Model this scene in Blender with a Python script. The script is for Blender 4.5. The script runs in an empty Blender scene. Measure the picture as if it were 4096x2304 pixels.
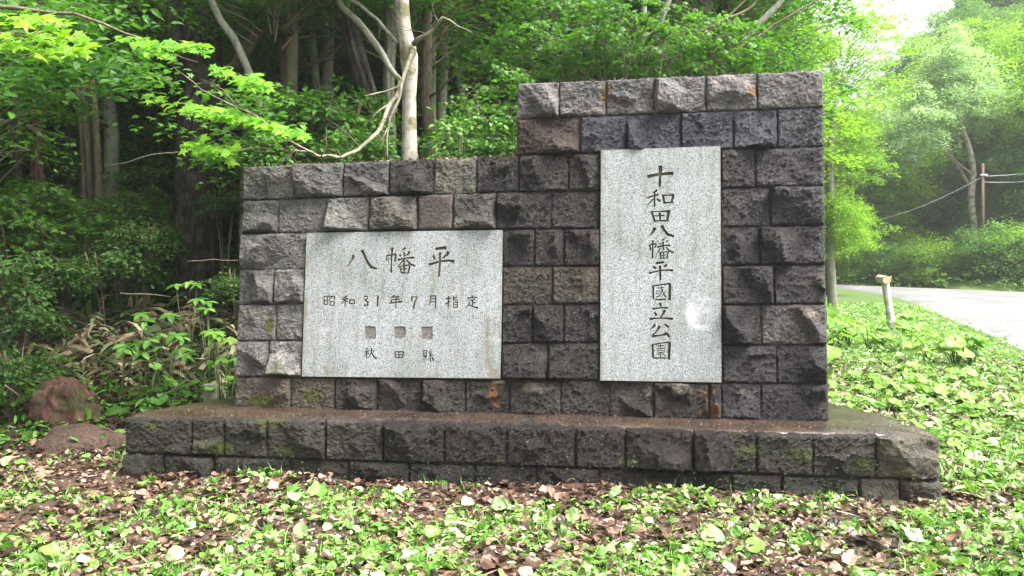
import bpy, math, random
import numpy as np
from mathutils import Vector, Matrix, noise as mn

R = math.radians
random.seed(7)
rng = np.random.default_rng(11)
sc = bpy.context.scene
COL = sc.collection

# ------------------------------------------------------------------ camera
F = 3186.0                      # focal length in photograph pixels (4096 wide)
CAMZ = 1.5
PITCH = R(-1.295)
cam_d = bpy.data.cameras.new('camera')
cam_d.sensor_width = 36.0
cam_d.lens = 36.0 * F / 4096.0
cam_d.clip_start = 0.05
cam_d.clip_end = 2000
cam_d.dof.use_dof = False
cam = bpy.data.objects.new('camera', cam_d)
COL.objects.link(cam)
cam.location = (0, 0, CAMZ)
cam.rotation_euler = (R(90) + PITCH, 0, 0)
sc.camera = cam

# ------------------------------------------------------------------ light
world = bpy.data.worlds.new("World")
sc.world = world
world.use_nodes = True
wn = world.node_tree
wn.nodes.clear()
SUN_EL, SUN_AZ = 57.0, 111.0         # azimuth clockwise from +Y (the view direction)
sky = wn.nodes.new('ShaderNodeTexSky')
sky.sky_type = 'NISHITA'
sky.sun_disc = False
sky.sun_elevation = R(SUN_EL)
sky.sun_rotation = R(SUN_AZ)
sky.air_density = 1.0
sky.dust_density = 4.0
sky.ozone_density = 0.6
hs = wn.nodes.new('ShaderNodeHueSaturation')
hs.inputs['Saturation'].default_value = 0.28
bg = wn.nodes.new('ShaderNodeBackground')
bg.inputs['Strength'].default_value = 0.15
wo = wn.nodes.new('ShaderNodeOutputWorld')
wn.links.new(sky.outputs[0], hs.inputs['Color'])
wn.links.new(hs.outputs[0], bg.inputs['Color'])
wn.links.new(bg.outputs[0], wo.inputs['Surface'])

sun_d = bpy.data.lights.new('sun', 'SUN')
sun_d.energy = 4.2
sun_d.angle = R(34)
sun_d.color = (1.0, 0.96, 0.90)
sun = bpy.data.objects.new('sun', sun_d)
COL.objects.link(sun)
_az, _el = R(SUN_AZ), R(SUN_EL)
_dir = Vector((math.sin(_az) * math.cos(_el), math.cos(_az) * math.cos(_el), math.sin(_el)))
sun.rotation_euler = _dir.to_track_quat('Z', 'Y').to_euler()

vs = sc.view_settings
vs.view_transform = 'Standard'
vs.look = 'None'
vs.exposure = 1.75
vs.gamma = 1.0
vs.use_curve_mapping = False
sc.cycles.max_bounces = 7
sc.cycles.diffuse_bounces = 4
sc.cycles.glossy_bounces = 2
sc.cycles.transmission_bounces = 5
sc.cycles.transparent_max_bounces = 4
sc.cycles.caustics_reflective = False
sc.cycles.caustics_refractive = False

# ------------------------------------------------------------------ helpers
_cp, _sp = math.cos(PITCH), math.sin(PITCH)
def ray(px, py):
    x = (px - 2048.0) / F
    u = (1152.0 - py) / F
    # forward (0,cp,sp), up (0,-sp,cp)
    return Vector((x, _cp - u * _sp, _sp + u * _cp))
CAM = Vector((0, 0, CAMZ))
def at(px, py, depth):
    r = ray(px, py)
    return CAM + r * (depth / r.y)
def on_z(px, py, z):
    r = ray(px, py)
    return CAM + r * ((z - CAMZ) / r.z)

def sstep(a, b, x):
    t = np.clip((x - a) / (b - a), 0, 1)
    return t * t * (3 - 2 * t)

def gz(x, y):
    """terrain height"""
    x = np.asarray(x, float); y = np.asarray(y, float)
    hb = 0.5 * np.clip(y - 7.3, 0, 3) + 0.16 * np.clip(y - 10.3, 0, 30)
    hl = 0.16 * np.clip(y - 7, 0, 4) + 0.07 * np.clip(y - 11, 0, 40)
    hr = 0.025 * np.clip(y - 6, 0, 60)
    wl = sstep(-1.8, -4.2, x)
    z = hb * (1 - wl) + hl * wl
    wr = sstep(0.36 * y - 2.6, 0.36 * y + 0.2, x)
    z = z * (1 - wr) + hr * wr
    s = (x - 14.9) * .745 + (y - 36.0) * .667
    z = z + (0.20 + .30 * sstep(.45, .60, x / np.maximum(y, 1.0))) * np.clip(s - 0.8, 0, 45) * sstep(0.5, 3, s)
    far = np.hypot(x, y - 10)
    z = z * (1 - sstep(150, 400, far))
    return z
def gzf(x, y):
    return float(gz(x, y))

def link(o, parent=None):
    COL.objects.link(o)
    if parent is not None:
        o.parent = parent
    return o
def tag(o, label=None, cat=None, group=None, kind=None):
    if label: o['label'] = label
    if cat: o['category'] = cat
    if group: o['group'] = group
    if kind: o['kind'] = kind
    return o
def empty(name, loc, label, cat, group=None, rz=0.0):
    o = bpy.data.objects.new(name, None)
    o.empty_display_size = 0.2
    o.location = loc
    o.rotation_euler = (0, 0, rz)
    COL.objects.link(o)
    return tag(o, label, cat, group)

def np_mesh(name, V, Fc, mats=(), tint=None, smooth=False, mi=None):
    """V (n,3), Fc (m,k) all faces the same size k"""
    V = np.ascontiguousarray(V, dtype=np.float32)
    Fc = np.ascontiguousarray(Fc, dtype=np.int32)
    me = bpy.data.meshes.new(name)
    m, k = Fc.shape
    me.vertices.add(len(V)); me.vertices.foreach_set('co', V.ravel())
    me.loops.add(m * k); me.loops.foreach_set('vertex_index', Fc.ravel())
    me.polygons.add(m)
    me.polygons.foreach_set('loop_start', np.arange(0, m * k, k, dtype=np.int32))
    if mi is not None:
        me.polygons.foreach_set('material_index', np.ascontiguousarray(mi, dtype=np.int32))
    for mt in mats: me.materials.append(mt)
    if tint is not None:
        a = me.attributes.new('tint', 'FLOAT', 'POINT')
        a.data.foreach_set('value', np.ascontiguousarray(tint, dtype=np.float32))
    me.polygons.foreach_set('use_smooth', np.full(m, smooth, dtype=bool))
    me.update(calc_edges=True)
    return me

class MB:
    """collects quads/tris, builds one mesh"""
    def __init__(s): s.v = []; s.f = []; s.mi = []
    def add(s, vs, fs, mi=0):
        b = len(s.v); s.v += [tuple(v) for v in vs]
        s.f += [tuple(b + i for i in f) for f in fs]; s.mi += [mi] * len(fs)
    def tube(s, pts, rads, n=10, mi=0, bark=0.0, seed=0, caps=True):
        """tube through points with radii, bark = relative relief"""
        P = [Vector(p) for p in pts]
        rings = []
        up = Vector((0.31, 0.95, 0.1)).normalized()
        for i, p in enumerate(P):
            if i == 0: t = P[1] - P[0]
            elif i == len(P) - 1: t = P[-1] - P[-2]
            else: t = P[i + 1] - P[i - 1]
            t.normalize()
            a = t.cross(up)
            if a.length < 1e-3: a = t.cross(Vector((1, 0, 0)))
            a.normalize(); b = t.cross(a).normalized()
            ring = []
            for k in range(n):
                th = 2 * math.pi * k / n
                d = a * math.cos(th) + b * math.sin(th)
                r = rads[i]
                if bark:
                    q = Vector((d.x * 1.6 + seed, d.y * 1.6, p.z * .5 + seed))
                    if bark > .22: r *= 1 + bark * .45 * (abs(mn.noise(Vector((d.x * 7 + seed, d.y * 7, p.z * 1.1)))) * 2 - .6 + .5 * mn.noise(Vector((d.x * 13, d.y * 13 + seed, p.z * 4))))
                    r *= 1 + bark * (mn.noise(q * 1.4) * 1.2 + mn.noise(Vector((d.x * 5 + seed, d.y * 5, p.z * 1.3))) * .8)
                ring.append(p + d * r)
            rings.append(ring)
        vs = [v for ring in rings for v in ring]
        fs = []
        for i in range(len(P) - 1):
            for k in range(n):
                k2 = (k + 1) % n
                fs.append((i * n + k, i * n + k2, (i + 1) * n + k2, (i + 1) * n + k))
        if caps:
            fs.append(tuple(reversed(range(n))))
            fs.append(tuple(range((len(P) - 1) * n, len(P) * n)))
        s.add(vs, fs, mi)
    def box(s, c, d, mi=0, rot=None):
        vs = []
        for sx in (-1, 1):
            for sy in (-1, 1):
                for sz in (-1, 1):
                    v = Vector((sx * d[0] / 2, sy * d[1] / 2, sz * d[2] / 2))
                    if rot: v = rot @ v
                    vs.append(Vector(c) + v)
        s.add(vs, [(0, 1, 3, 2), (4, 6, 7, 5), (0, 4, 5, 1), (2, 3, 7, 6), (0, 2, 6, 4), (1, 5, 7, 3)], mi)
    def build(s, name, mats, parent=None, smooth=True, origin=None):
        me = bpy.data.meshes.new(name)
        off = Vector(parent.location) if parent is not None else Vector((0, 0, 0))
        loc = Vector((0, 0, 0))
        if origin is not None:
            loc = Vector(origin) - off
            off = Vector(origin)
        me.from_pydata([tuple(Vector(v) - off) for v in s.v], [], s.f)
        if not isinstance(mats, (list, tuple)): mats = [mats]
        for m in mats: me.materials.append(m)
        me.polygons.foreach_set('material_index', s.mi)
        me.polygons.foreach_set('use_smooth', [smooth] * len(s.f))
        me.update()
        o = bpy.data.objects.new(name, me)
        o.location = loc
        return link(o, parent)

def resample(pts, rads, step):
    """Catmull-Rom resampling of a path"""
    P = [Vector(p) for p in pts]
    out, ro = [], []
    for i in range(len(P) - 1):
        p0 = P[max(0, i - 1)]; p1 = P[i]; p2 = P[i + 1]; p3 = P[min(len(P) - 1, i + 2)]
        n = max(1, int((p2 - p1).length / step))
        for k in range(n):
            t = k / n
            q = 0.5 * ((2 * p1) + (p2 - p0) * t + (2 * p0 - 5 * p1 + 4 * p2 - p3) * t * t + (3 * p1 - p0 - 3 * p2 + p3) * t ** 3)
            out.append(q); ro.append(rads[i] * (1 - t) + rads[i + 1] * t)
    out.append(P[-1]); ro.append(rads[-1])
    return out, ro

# ------------------------------------------------------------------ materials
def mat(name):
    m = bpy.data.materials.new(name); m.use_nodes = True
    nt = m.node_tree
    for n in list(nt.nodes): nt.nodes.remove(n)
    out = nt.nodes.new('ShaderNodeOutputMaterial')
    return m, nt, out
def N(nt, t, **kw):
    n = nt.nodes.new(t)
    for k, v in kw.items():
        if k.startswith('i_'):
            key = k[2:].replace('_', ' ')
            n.inputs[key].default_value = v
        else: setattr(n, k, v)
    return n
def ramp(nt, src, stops):
    r = nt.nodes.new('ShaderNodeValToRGB')
    el = r.color_ramp.elements
    while len(el) < len(stops): el.new(0.5)
    for e, (p, c) in zip(el, stops):
        e.position = p
        e.color = c if len(c) == 4 else (*c, 1)
    nt.links.new(src, r.inputs[0])
    return r.outputs[0]
def mix(nt, fac, a, b, bt='MIX'):
    n = nt.nodes.new('ShaderNodeMix'); n.data_type = 'RGBA'; n.blend_type = bt
    for inp, v in ((n.inputs[0], fac), (n.inputs[6], a), (n.inputs[7], b)):
        if isinstance(v, (int, float)): inp.default_value = v
        elif isinstance(v, tuple): inp.default_value = (*v, 1) if len(v) == 3 else v
        else: nt.links.new(v, inp)
    return n.outputs[2]
def math_n(nt, op, a, b=0.0, clamp=False):
    n = nt.nodes.new('ShaderNodeMath'); n.operation = op; n.use_clamp = clamp
    for inp, v in ((n.inputs[0], a), (n.inputs[1], b)):
        if isinstance(v, (int, float)): inp.default_value = v
        else: nt.links.new(v, inp)
    return n.outputs[0]
def noise_n(nt, vec, scale, detail=5, rough=.6, dist=0.0):
    n = N(nt, 'ShaderNodeTexNoise'); n.inputs['Scale'].default_value = scale
    n.inputs['Detail'].default_value = detail; n.inputs['Roughness'].default_value = rough
    n.inputs['Distortion'].default_value = dist
    if vec is not None: nt.links.new(vec, n.inputs['Vector'])
    return n.outputs['Fac']
def obj_vec(nt, rnd=False):
    tc = nt.nodes.new('ShaderNodeTexCoord')
    if not rnd: return tc.outputs['Object']
    oi = nt.nodes.new('ShaderNodeObjectInfo')
    ad = nt.nodes.new('ShaderNodeVectorMath'); ad.operation = 'ADD'
    sc_ = nt.nodes.new('ShaderNodeMath'); sc_.operation = 'MULTIPLY'; sc_.inputs[1].default_value = 37.0
    nt.links.new(oi.outputs['Random'], sc_.inputs[0])
    nt.links.new(tc.outputs['Object'], ad.inputs[0]); nt.links.new(sc_.outputs[0], ad.inputs[1])
    return ad.outputs[0]
def bsdf(nt, out, base, rough=.8, spec=.5, bump=None, bstr=.3, bdist=.01):
    b = nt.nodes.new('ShaderNodeBsdfPrincipled')
    for key, v in (('Base Color', base), ('Roughness', rough), ('Specular IOR Level', spec)):
        if isinstance(v, (int, float)): b.inputs[key].default_value = v
        elif isinstance(v, tuple): b.inputs[key].default_value = (*v, 1)
        else: nt.links.new(v, b.inputs[key])
    if bump is not None:
        bn = nt.nodes.new('ShaderNodeBump'); bn.inputs['Strength'].default_value = bstr
        bn.inputs['Distance'].default_value = bdist
        nt.links.new(bump, bn.inputs['Height']); nt.links.new(bn.outputs[0], b.inputs['Normal'])
    nt.links.new(b.outputs[0], out.inputs['Surface'])
    return b

def mat_stone(name='hewn_stone'):
    m, nt, out = mat(name)
    v = obj_vec(nt, True)
    oi = nt.nodes.new('ShaderNodeObjectInfo')
    n1 = noise_n(nt, v, 7, 6, .65); n2 = noise_n(nt, v, 45, 6, .7); n3 = noise_n(nt, v, 160, 3, .7)
    c = mix(nt, 1.0, oi.outputs['Color'], ramp(nt, n1, [(.3, (.50, .50, .52)), (.5, (1, 1, 1)), (.72, (1.8, 1.72, 1.6))]), 'MULTIPLY')
    c = mix(nt, 1.0, c, ramp(nt, n2, [(.3, (.55, .53, .52)), (.5, (1, 1, 1)), (.72, (1.55, 1.5, 1.45))]), 'MULTIPLY')
    at_ = nt.nodes.new('ShaderNodeAttribute'); at_.attribute_name = 'stain'
    sp = nt.nodes.new('ShaderNodeSeparateColor'); nt.links.new(at_.outputs['Color'], sp.inputs[0])
    def masked(ch, nz, lo, hi):
        t = math_n(nt, 'ADD', sp.outputs[ch], nz)
        return ramp(nt, t, [(lo, (0, 0, 0)), (hi, (1, 1, 1))])
    pale = masked(2, n1, .72, 1.0)
    c = mix(nt, pale, c, (.36, .31, .23))
    rust = masked(0, math_n(nt, 'ADD', math_n(nt, 'MULTIPLY', n2, .6), math_n(nt, 'MULTIPLY', n1, .4)), .80, 1.25)
    c = mix(nt, math_n(nt, 'MULTIPLY', rust, .75), c, mix(nt, n2, (.06, .025, .010), (.30, .13, .04)))
    moss = masked(1, math_n(nt, 'ADD', math_n(nt, 'MULTIPLY', n2, .55), math_n(nt, 'MULTIPLY', n3, .45)), .74, 1.02)
    c = mix(nt, moss, c, mix(nt, n3, (.025, .035, .008), (.13, .15, .02)))
    wet = math_n(nt, 'MULTIPLY', oi.outputs['Alpha'], 1.0)
    rr = math_n(nt, 'SUBTRACT', .9, math_n(nt, 'MULTIPLY', wet, .66))
    rr = math_n(nt, 'ADD', rr, math_n(nt, 'MULTIPLY', math_n(nt, 'SUBTRACT', n1, .5), .9), True)
    h = math_n(nt, 'ADD', math_n(nt, 'MULTIPLY', n2, 1.0), math_n(nt, 'MULTIPLY', n3, .35))
    bsdf(nt, out, c, rr, math_n(nt, 'ADD', .18, math_n(nt, 'MULTIPLY', wet, .20)), h, 1.0, .035)
    return m
M_STONE = mat_stone()

def mat_simple(name, c1, c2, scale=8, rough=.85, spec=.3, bstr=.5, bdist=.01, detail=6, rnd=True):
    m, nt, out = mat(name)
    v = obj_vec(nt, rnd)
    n1 = noise_n(nt, v, scale, detail, .65); n2 = noise_n(nt, v, scale * 8, 4, .7)
    c = mix(nt, ramp(nt, n1, [(.35, (0, 0, 0)), (.65, (1, 1, 1))]), c1, c2)
    c = mix(nt, 1.0, c, ramp(nt, n2, [(.3, (.6, .6, .6)), (.7, (1.35, 1.35, 1.35))]), 'MULTIPLY')
    bsdf(nt, out, c, rough, spec, n2, bstr, bdist)
    return m
M_MORTAR = mat_simple('mortar', (.05, .042, .036), (.11, .09, .075), 12)
M_LEDGE = mat_simple('wet_ledge_concrete', (.028, .019, .014), (.060, .042, .031), 5, .24, .6, .5, .008)

def mat_granite():
    m, nt, out = mat('speckled_granite')
    v = obj_vec(nt)
    a = noise_n(nt, v, 130, 2, .6); b = noise_n(nt, v, 75, 3, .7); big = noise_n(nt, v, 2.2, 4, .6)
    c = ramp(nt, a, [(.33, (.060, .068, .074)), (.42, (.225, .238, .246)), (.56, (.335, .35, .357)), (.70, (.47, .487, .495))])
    c = mix(nt, 1.0, c, ramp(nt, b, [(.32, (.45, .46, .46)), (.44, (1, 1, 1)), (.9, (1.05, 1.05, 1.05))]), 'MULTIPLY')
    c = mix(nt, 1.0, c, ramp(nt, big, [(.3, (.80, .82, .78)), (.7, (1.1, 1.1, 1.1))]), 'MULTIPLY')
    at_ = nt.nodes.new('ShaderNodeAttribute'); at_.attribute_name = 'stain'
    sp = nt.nodes.new('ShaderNodeSeparateColor'); nt.links.new(at_.outputs['Color'], sp.inputs[0])
    t = ramp(nt, math_n(nt, 'ADD', sp.outputs[0], noise_n(nt, v, 14, 5, .7)), [(.75, (0, 0, 0)), (1.25, (1, 1, 1))])
    c = mix(nt, math_n(nt, 'MULTIPLY', t, .75), c, (.17, .15, .095))
    mp = nt.nodes.new('ShaderNodeMapping'); mp.inputs['Scale'].default_value = (9, 9, .7); nt.links.new(v, mp.inputs[0])
    st = noise_n(nt, mp.outputs[0], 2.2, 5, .7)
    c = mix(nt, 1.0, c, ramp(nt, st, [(.34, (.78, .76, .68)), (.5, (1, 1, 1)), (.7, (1.06, 1.06, 1.06))]), 'MULTIPLY')
    w = ramp(nt, math_n(nt, 'ADD', sp.outputs[2], noise_n(nt, v, 9, 5, .7)), [(.60, (0, 0, 0)), (1.5, (1, 1, 1))])
    c = mix(nt, math_n(nt, 'MULTIPLY', w, .8), c, (.62, .62, .64))
    c = mix(nt, 1.0, c, (1.0, .985, 1.01), 'MULTIPLY')
    bsdf(nt, out, c, .55, .4, a, .25, .003)
    return m
M_GRANITE = mat_granite()
M_CARVE = mat_simple('carved_green', (.030, .045, .022), (.10, .085, .05), 14, .8, .25, .3, .004, rnd=False)
M_CARVE2 = mat_simple('carved_brown', (.075, .055, .022), (.17, .135, .07), 14, .8, .25, .3, .004, rnd=False)
M_CHISEL = mat_simple('chiselled_out_patch', (.10, .092, .088), (.25, .235, .23), 60, .9, .2, 1.0, .008, rnd=False)

def mat_leaf(name, stops, trans=.45, rough=.5, spec=.35, hue_rnd=True, tboost=(1.15, 1.25, .55)):
    """stops: list of colours chosen by the per-leaf 'tint' value"""
    m, nt, out = mat(name)
    a = nt.nodes.new('ShaderNodeAttribute'); a.attribute_name = 'tint'
    fac = a.outputs['Fac']
    if hue_rnd:
        oi = nt.nodes.new('ShaderNodeObjectInfo')
        fac = math_n(nt, 'ADD', fac, math_n(nt, 'MULTIPLY', math_n(nt, 'SUBTRACT', oi.outputs['Random'], .5), .35), True)
    n = len(stops)
    c = ramp(nt, fac, [(i / max(1, n - 1), s) for i, s in enumerate(stops)])
    vn = noise_n(nt, obj_vec(nt), 30, 3, .6)
    c = mix(nt, 1.0, c, ramp(nt, vn, [(.3, (.75, .75, .75)), (.7, (1.2, 1.2, 1.2))]), 'MULTIPLY')
    b = bsdf(nt, out, c, rough, spec)
    tr = nt.nodes.new('ShaderNodeBsdfTranslucent')
    nt.links.new(mix(nt, 1.0, c, tboost, 'MULTIPLY'), tr.inputs['Color'])
    ms = nt.nodes.new('ShaderNodeMixShader'); ms.inputs[0].default_value = trans
    nt.links.new(b.outputs[0], ms.inputs[1]); nt.links.new(tr.outputs[0], ms.inputs[2])
    nt.links.new(ms.outputs[0], out.inputs['Surface'])
    return m
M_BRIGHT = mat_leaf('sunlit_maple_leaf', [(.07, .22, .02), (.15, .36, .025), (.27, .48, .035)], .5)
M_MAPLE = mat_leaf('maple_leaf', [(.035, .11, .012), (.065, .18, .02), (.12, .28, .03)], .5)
M_DARK = mat_leaf('dark_forest_leaf', [(.035, .105, .012), (.065, .175, .018), (.12, .27, .03)], .5)
M_SHADE = mat_leaf('shaded_leaf', [(.022, .062, .012), (.042, .115, .018), (.08, .18, .03)], .4)  # darker leaf copy; shade of the undergrowth put into the colour
M_LIME = mat_leaf('lime_leaf', [(.10, .22, .02), (.18, .34, .03), (.28, .46, .05)], .55)
M_MID = mat_leaf('lit_green_leaf', [(.06, .16, .03), (.11, .25, .05), (.18, .35, .08)], .5)  # lighter leaf copy; brightness of lit foliage put into the colour
M_SILVER = mat_leaf('silvery_leaf', [(.22, .36, .17), (.36, .52, .29), (.52, .66, .44)], .45)
M_HERB = mat_leaf('herb_leaf', [(.035, .11, .015), (.08, .21, .03), (.17, .34, .06)], .35)
M_BUTTER = mat_leaf('butterbur_leaf', [(.10, .24, .03), (.18, .35, .05), (.28, .44, .10)], .4, .45, .4)
M_SASA = mat_leaf('bamboo_grass_leaf', [(.03, .055, .02), (.06, .10, .035), (.14, .15, .07)], .25, .5, .4)
M_DEADLEAF = mat_leaf('brown_leaf_litter', [(.020, .012, .008), (.050, .027, .018), (.11, .058, .036), (.26, .165, .115), (.46, .35, .26)], .12, .42, .5, False, (1, .9, .8))
M_CUT = mat_leaf('cut_greenery', [(.05, .15, .02), (.12, .28, .04), (.22, .40, .08), (.42, .55, .26), (.66, .72, .52)], .3, .42, .5, False)

def mat_bark(name, c1, c2, moss=None, mossamt=.5, rough=.9, vstretch=.25, scale=22, bstr=.9, bdist=.03):
    m, nt, out = mat(name)
    tc = nt.nodes.new('ShaderNodeTexCoord')
    mp = nt.nodes.new('ShaderNodeMapping'); mp.inputs['Scale'].default_value = (1, 1, vstretch)
    nt.links.new(tc.outputs['Object'], mp.inputs[0])
    n1 = noise_n(nt, mp.outputs[0], scale, 6, .7, .4); n2 = noise_n(nt, tc.outputs['Object'], 5, 5, .65)
    n3 = noise_n(nt, tc.outputs['Object'], 30, 4, .7)
    c = mix(nt, ramp(nt, n1, [(.35, (0, 0, 0)), (.62, (1, 1, 1))]), c1, c2)
    if moss:
        c = mix(nt, math_n(nt, 'MULTIPLY', ramp(nt, math_n(nt, 'ADD', math_n(nt, 'MULTIPLY', n2, .8), math_n(nt, 'MULTIPLY', n3, .2)), [(.5, (0, 0, 0)), (.58, (1, 1, 1))]), mossamt), c, moss)
    bsdf(nt, out, c, rough, .25, n1, bstr, bdist)
    return m
B_LIGHT = mat_bark('pale_smooth_bark', (.24, .22, .18), (.40, .37, .32), (.12, .11, .045), .9, .8, .8, 12, .35, .008)
B_GREY = mat_bark('grey_lichen_bark', (.13, .125, .10), (.27, .26, .21), (.20, .24, .17), .6, .9, .6, 16, .5, .012)
B_DARK = mat_bark('dark_furrowed_bark', (.010, .008, .006), (.060, .048, .038), (.15, .15, .115), .45, .9, .18, 30, 1.0, .05)
B_RED = mat_bark('reddish_bark', (.03, .016, .012), (.12, .06, .045), (.06, .07, .035), .4, .9, .2, 26, .9, .03)
B_BROWN = mat_bark('brown_bark', (.05, .038, .026), (.15, .12, .085), (.09, .11, .045), .5)
B_BIRCH = mat_bark('white_birch_bark', (.30, .29, .26), (.62, .60, .55), (.06, .05, .04), .8, .7, 2.5, 6, .3, .01)
B_TWIG = mat_bark('twig_bark', (.09, .075, .05), (.19, .16, .11), None)
B_LIMB = mat_bark('limb_bark', (.13, .115, .085), (.28, .25, .19), (.09, .09, .045), .7, .85, .5, 26, .7, .01)

# ------------------------------------------------------------------ wall frame
ZB = 0.41                                 # top of the plinth
PL = on_z(943, 1629, ZB); PR = on_z(3315, 1691, ZB)
DW = (PR - PL); DW.z = 0; WLEN = DW.length; DW.normalize()
NB = Vector((-DW.y, DW.x, 0))             # away from the camera
if NB.y < 0: NB = -NB
LEAN = R(5.0)
UPW = (Vector((0, 0, 1)) * math.cos(LEAN) + NB * math.sin(LEAN)).normalized()
NW = DW.cross(UPW).normalized()           # outward (towards camera)
if NW.y > 0: NW = -NW
def wuv(px, py, w=0.0):
    r = ray(px, py)
    t = (PL + NW * w - CAM).dot(NW) / r.dot(NW)
    q = CAM + r * t - PL
    return q.dot(DW), q.dot(UPW)
def wpt(u, v, w=0.0):
    return PL + DW * u + UPW * v + NW * w

def fbm(p, o=4):
    s = 0; a = 1; t = 0
    for _ in range(o):
        s += a * mn.noise(p); t += a; p = p * 2.03; a *= .5
    return s / t

STAINS = []      # (channel, px, py, rx, ry, strength)
def stain_at(px, py):
    c = [0, 0, 0]
    for ch, x, y, rx, ry, s in STAINS:
        d = ((px - x) / rx) ** 2 + ((py - y) / ry) ** 2
        if d < 4: c[ch] = max(c[ch], s * math.exp(-d))
    return c
STAINS += [(0, 2424, 375, 22, 60, .58), (0, 3010, 372, 35, 34, .55), (0, 2440, 345, 30, 30, .45), (0, 3095, 345, 45, 30, .40),
           (0, 2855, 1650, 30, 50, .85), (0, 2835, 1570, 40, 40, .58), (0, 1972, 1570, 24, 60, .62), (0, 2080, 520, 60, 30, .35),
           (0, 1985, 1612, 18, 40, .6), (0, 2800, 1650, 14, 22, .5), (0, 2150, 530, 40, 30, .3),
           (2, 2150, 1550, 80, 30, .34), (2, 2600, 1560, 35, 50, .38), (2, 2720, 1560, 70, 40, .42), (2, 1995, 1525, 40, 16, .5),
           (2, 1500, 800, 60, 30, .35), (2, 2990, 1560, 50, 30, .28), (2, 1180, 1260, 40, 40, .36),
           (2, 2840, 1610, 25, 60, .5), (2, 3240, 1250, 60, 30, .35), (2, 1000, 1260, 60, 40, .3), (2, 1700, 1600, 60, 50, .25),
           (1, 1050, 1600, 90, 35, .55), (1, 1250, 1580, 80, 50, .45), (1, 1120, 1480, 30, 60, .4), (1, 1420, 840, 60, 60, .3),
           (1, 1080, 1300, 25, 60, .5), (1, 1120, 1500, 60, 20, .5), (1, 2160, 1610, 60, 40, .3), (1, 2415, 370, 12, 60, .5)]

def stone_piece(parent, q, seed, col, wet, depth, frame, bulge=.045, rough=1.0, flat=False, pxf=None, cell=.0092):
    """q: 4 corners (u,v) tl,tr,br,bl in the frame; frame(u,v,w) -> world"""
    rs = random.Random(seed)
    (tl, tr, br, bl) = [Vector((a[0], a[1])) for a in q]
    W = ((tr - tl).length + (br - bl).length) / 2; H = ((tl - bl).length + (tr - br).length) / 2
    nu = max(6, int(W / cell)); nv = max(5, int(H / cell))
    planes = []
    for k in range(rs.randint(5, 9)):
        th = rs.uniform(0, 2 * math.pi); sl = rs.uniform(.1, .8)
        planes.append((math.cos(th) * sl, math.sin(th) * sl, rs.uniform(.5, 1.5) * bulge, rs.uniform(-.45, .45) * W, rs.uniform(-.45, .45) * H))
    o = Vector((seed * 3.17 % 50, seed * 1.31 % 50, 0))
    verts = []; marks = []
    jit = rs.uniform(-.008, .008)
    for j in range(nv + 1):
        b = j / nv
        for i in range(nu + 1):
            a = i / nu
            p = (bl.lerp(br, a)).lerp(tl.lerp(tr, a), b)
            de = min(a * W, (1 - a) * W, b * H, (1 - b) * H)
            q3 = Vector((p.x, p.y, 0)) + o
            wx = mn.noise(q3 * 11); wy = mn.noise(q3 * 11 + Vector((9, 4, 2)))
            du = a * W - W / 2 + .035 * wx; dv = b * H - H / 2 + .035 * wy
            mg = .010 + .022 * max(0, mn.noise(q3 * 6) + .45)
            edge = min(1, de / mg) ** .55
            if flat:
                h = bulge * .5 * edge + .0035 * mn.noise(q3 * 60)
            else:
                h = min(pa * (du - cu) + pb * (dv - cv) + pc for pa, pb, pc, cu, cv in planes)
                h = max(h, -.35 * bulge) + bulge * .5
                rg_ = 1 - abs(mn.noise(q3 * 17)) * 2
                h = h * edge + rough * (.25 + .75 * edge) * (.017 * fbm(q3 * 8 + o, 4) + .006 * rg_ + .0062 * mn.noise(q3 * 46) + .0058 * mn.noise(q3 * 95))
            px_ = p.x; py_ = p.y
            if de < .004:
                e = .008 * mn.noise(q3 * 14) + .005 * mn.noise(q3 * 45)
                if i in (0, nu): px_ += e * rough
                if j in (0, nv): py_ += e * rough
            w = h + jit
            if i in (0, nu) or j in (0, nv): w = -.006 + .008 * mn.noise(q3 * 20)
            verts.append(frame(px_, py_, w))
            if pxf: marks.append(stain_at(*pxf(px_, py_)))
            else: marks.append((0, 0, 0))
    n0 = len(verts)
    fs = []
    for j in range(nv):
        for i in range(nu):
            k = j * (nu + 1) + i
            fs.append((k, k + 1, k + nu + 2, k + nu + 1))
    # back and sides
    per = [i for i in range(nu + 1)] + [j * (nu + 1) + nu for j in range(1, nv + 1)] + \
          [nv * (nu + 1) + i for i in range(nu - 1, -1, -1)] + [j * (nu + 1) for j in range(nv - 1, 0, -1)]
    nb = frame(0, 0, 0) - frame(0, 0, 1)
    for k in per:
        verts.append(Vector(verts[k]) + nb * depth); marks.append(marks[k])
    for a in range(len(per)):
        b = (a + 1) % len(per)
        fs.append((per[b], per[a], n0 + a, n0 + b))
    fs.append(tuple(reversed(range(n0, n0 + len(per)))))
    c = frame((tl.x + br.x) / 2, (tl.y + br.y) / 2, 0)
    me = bpy.data.meshes.new('stone')
    me.from_pydata([tuple(Vector(v) - c) for v in verts], [], fs)
    me.materials.append(M_STONE)
    ca = me.color_attributes.new('stain', 'FLOAT_COLOR', 'POINT')
    ca.data.foreach_set('color', [x for s in marks for x in (*s, 1.0)])
    # smooth the face only
    sm = [True] * (nu * nv) + [False] * (len(fs) - nu * nv)
    me.polygons.foreach_set('use_smooth', [False] * len(fs) if not flat else sm)
    me.update()
    o_ = bpy.data.objects.new('stone', me)
    o_.location = c - Vector(parent.location)
    o_.color = (*col, wet)
    return link(o_, parent)

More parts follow.
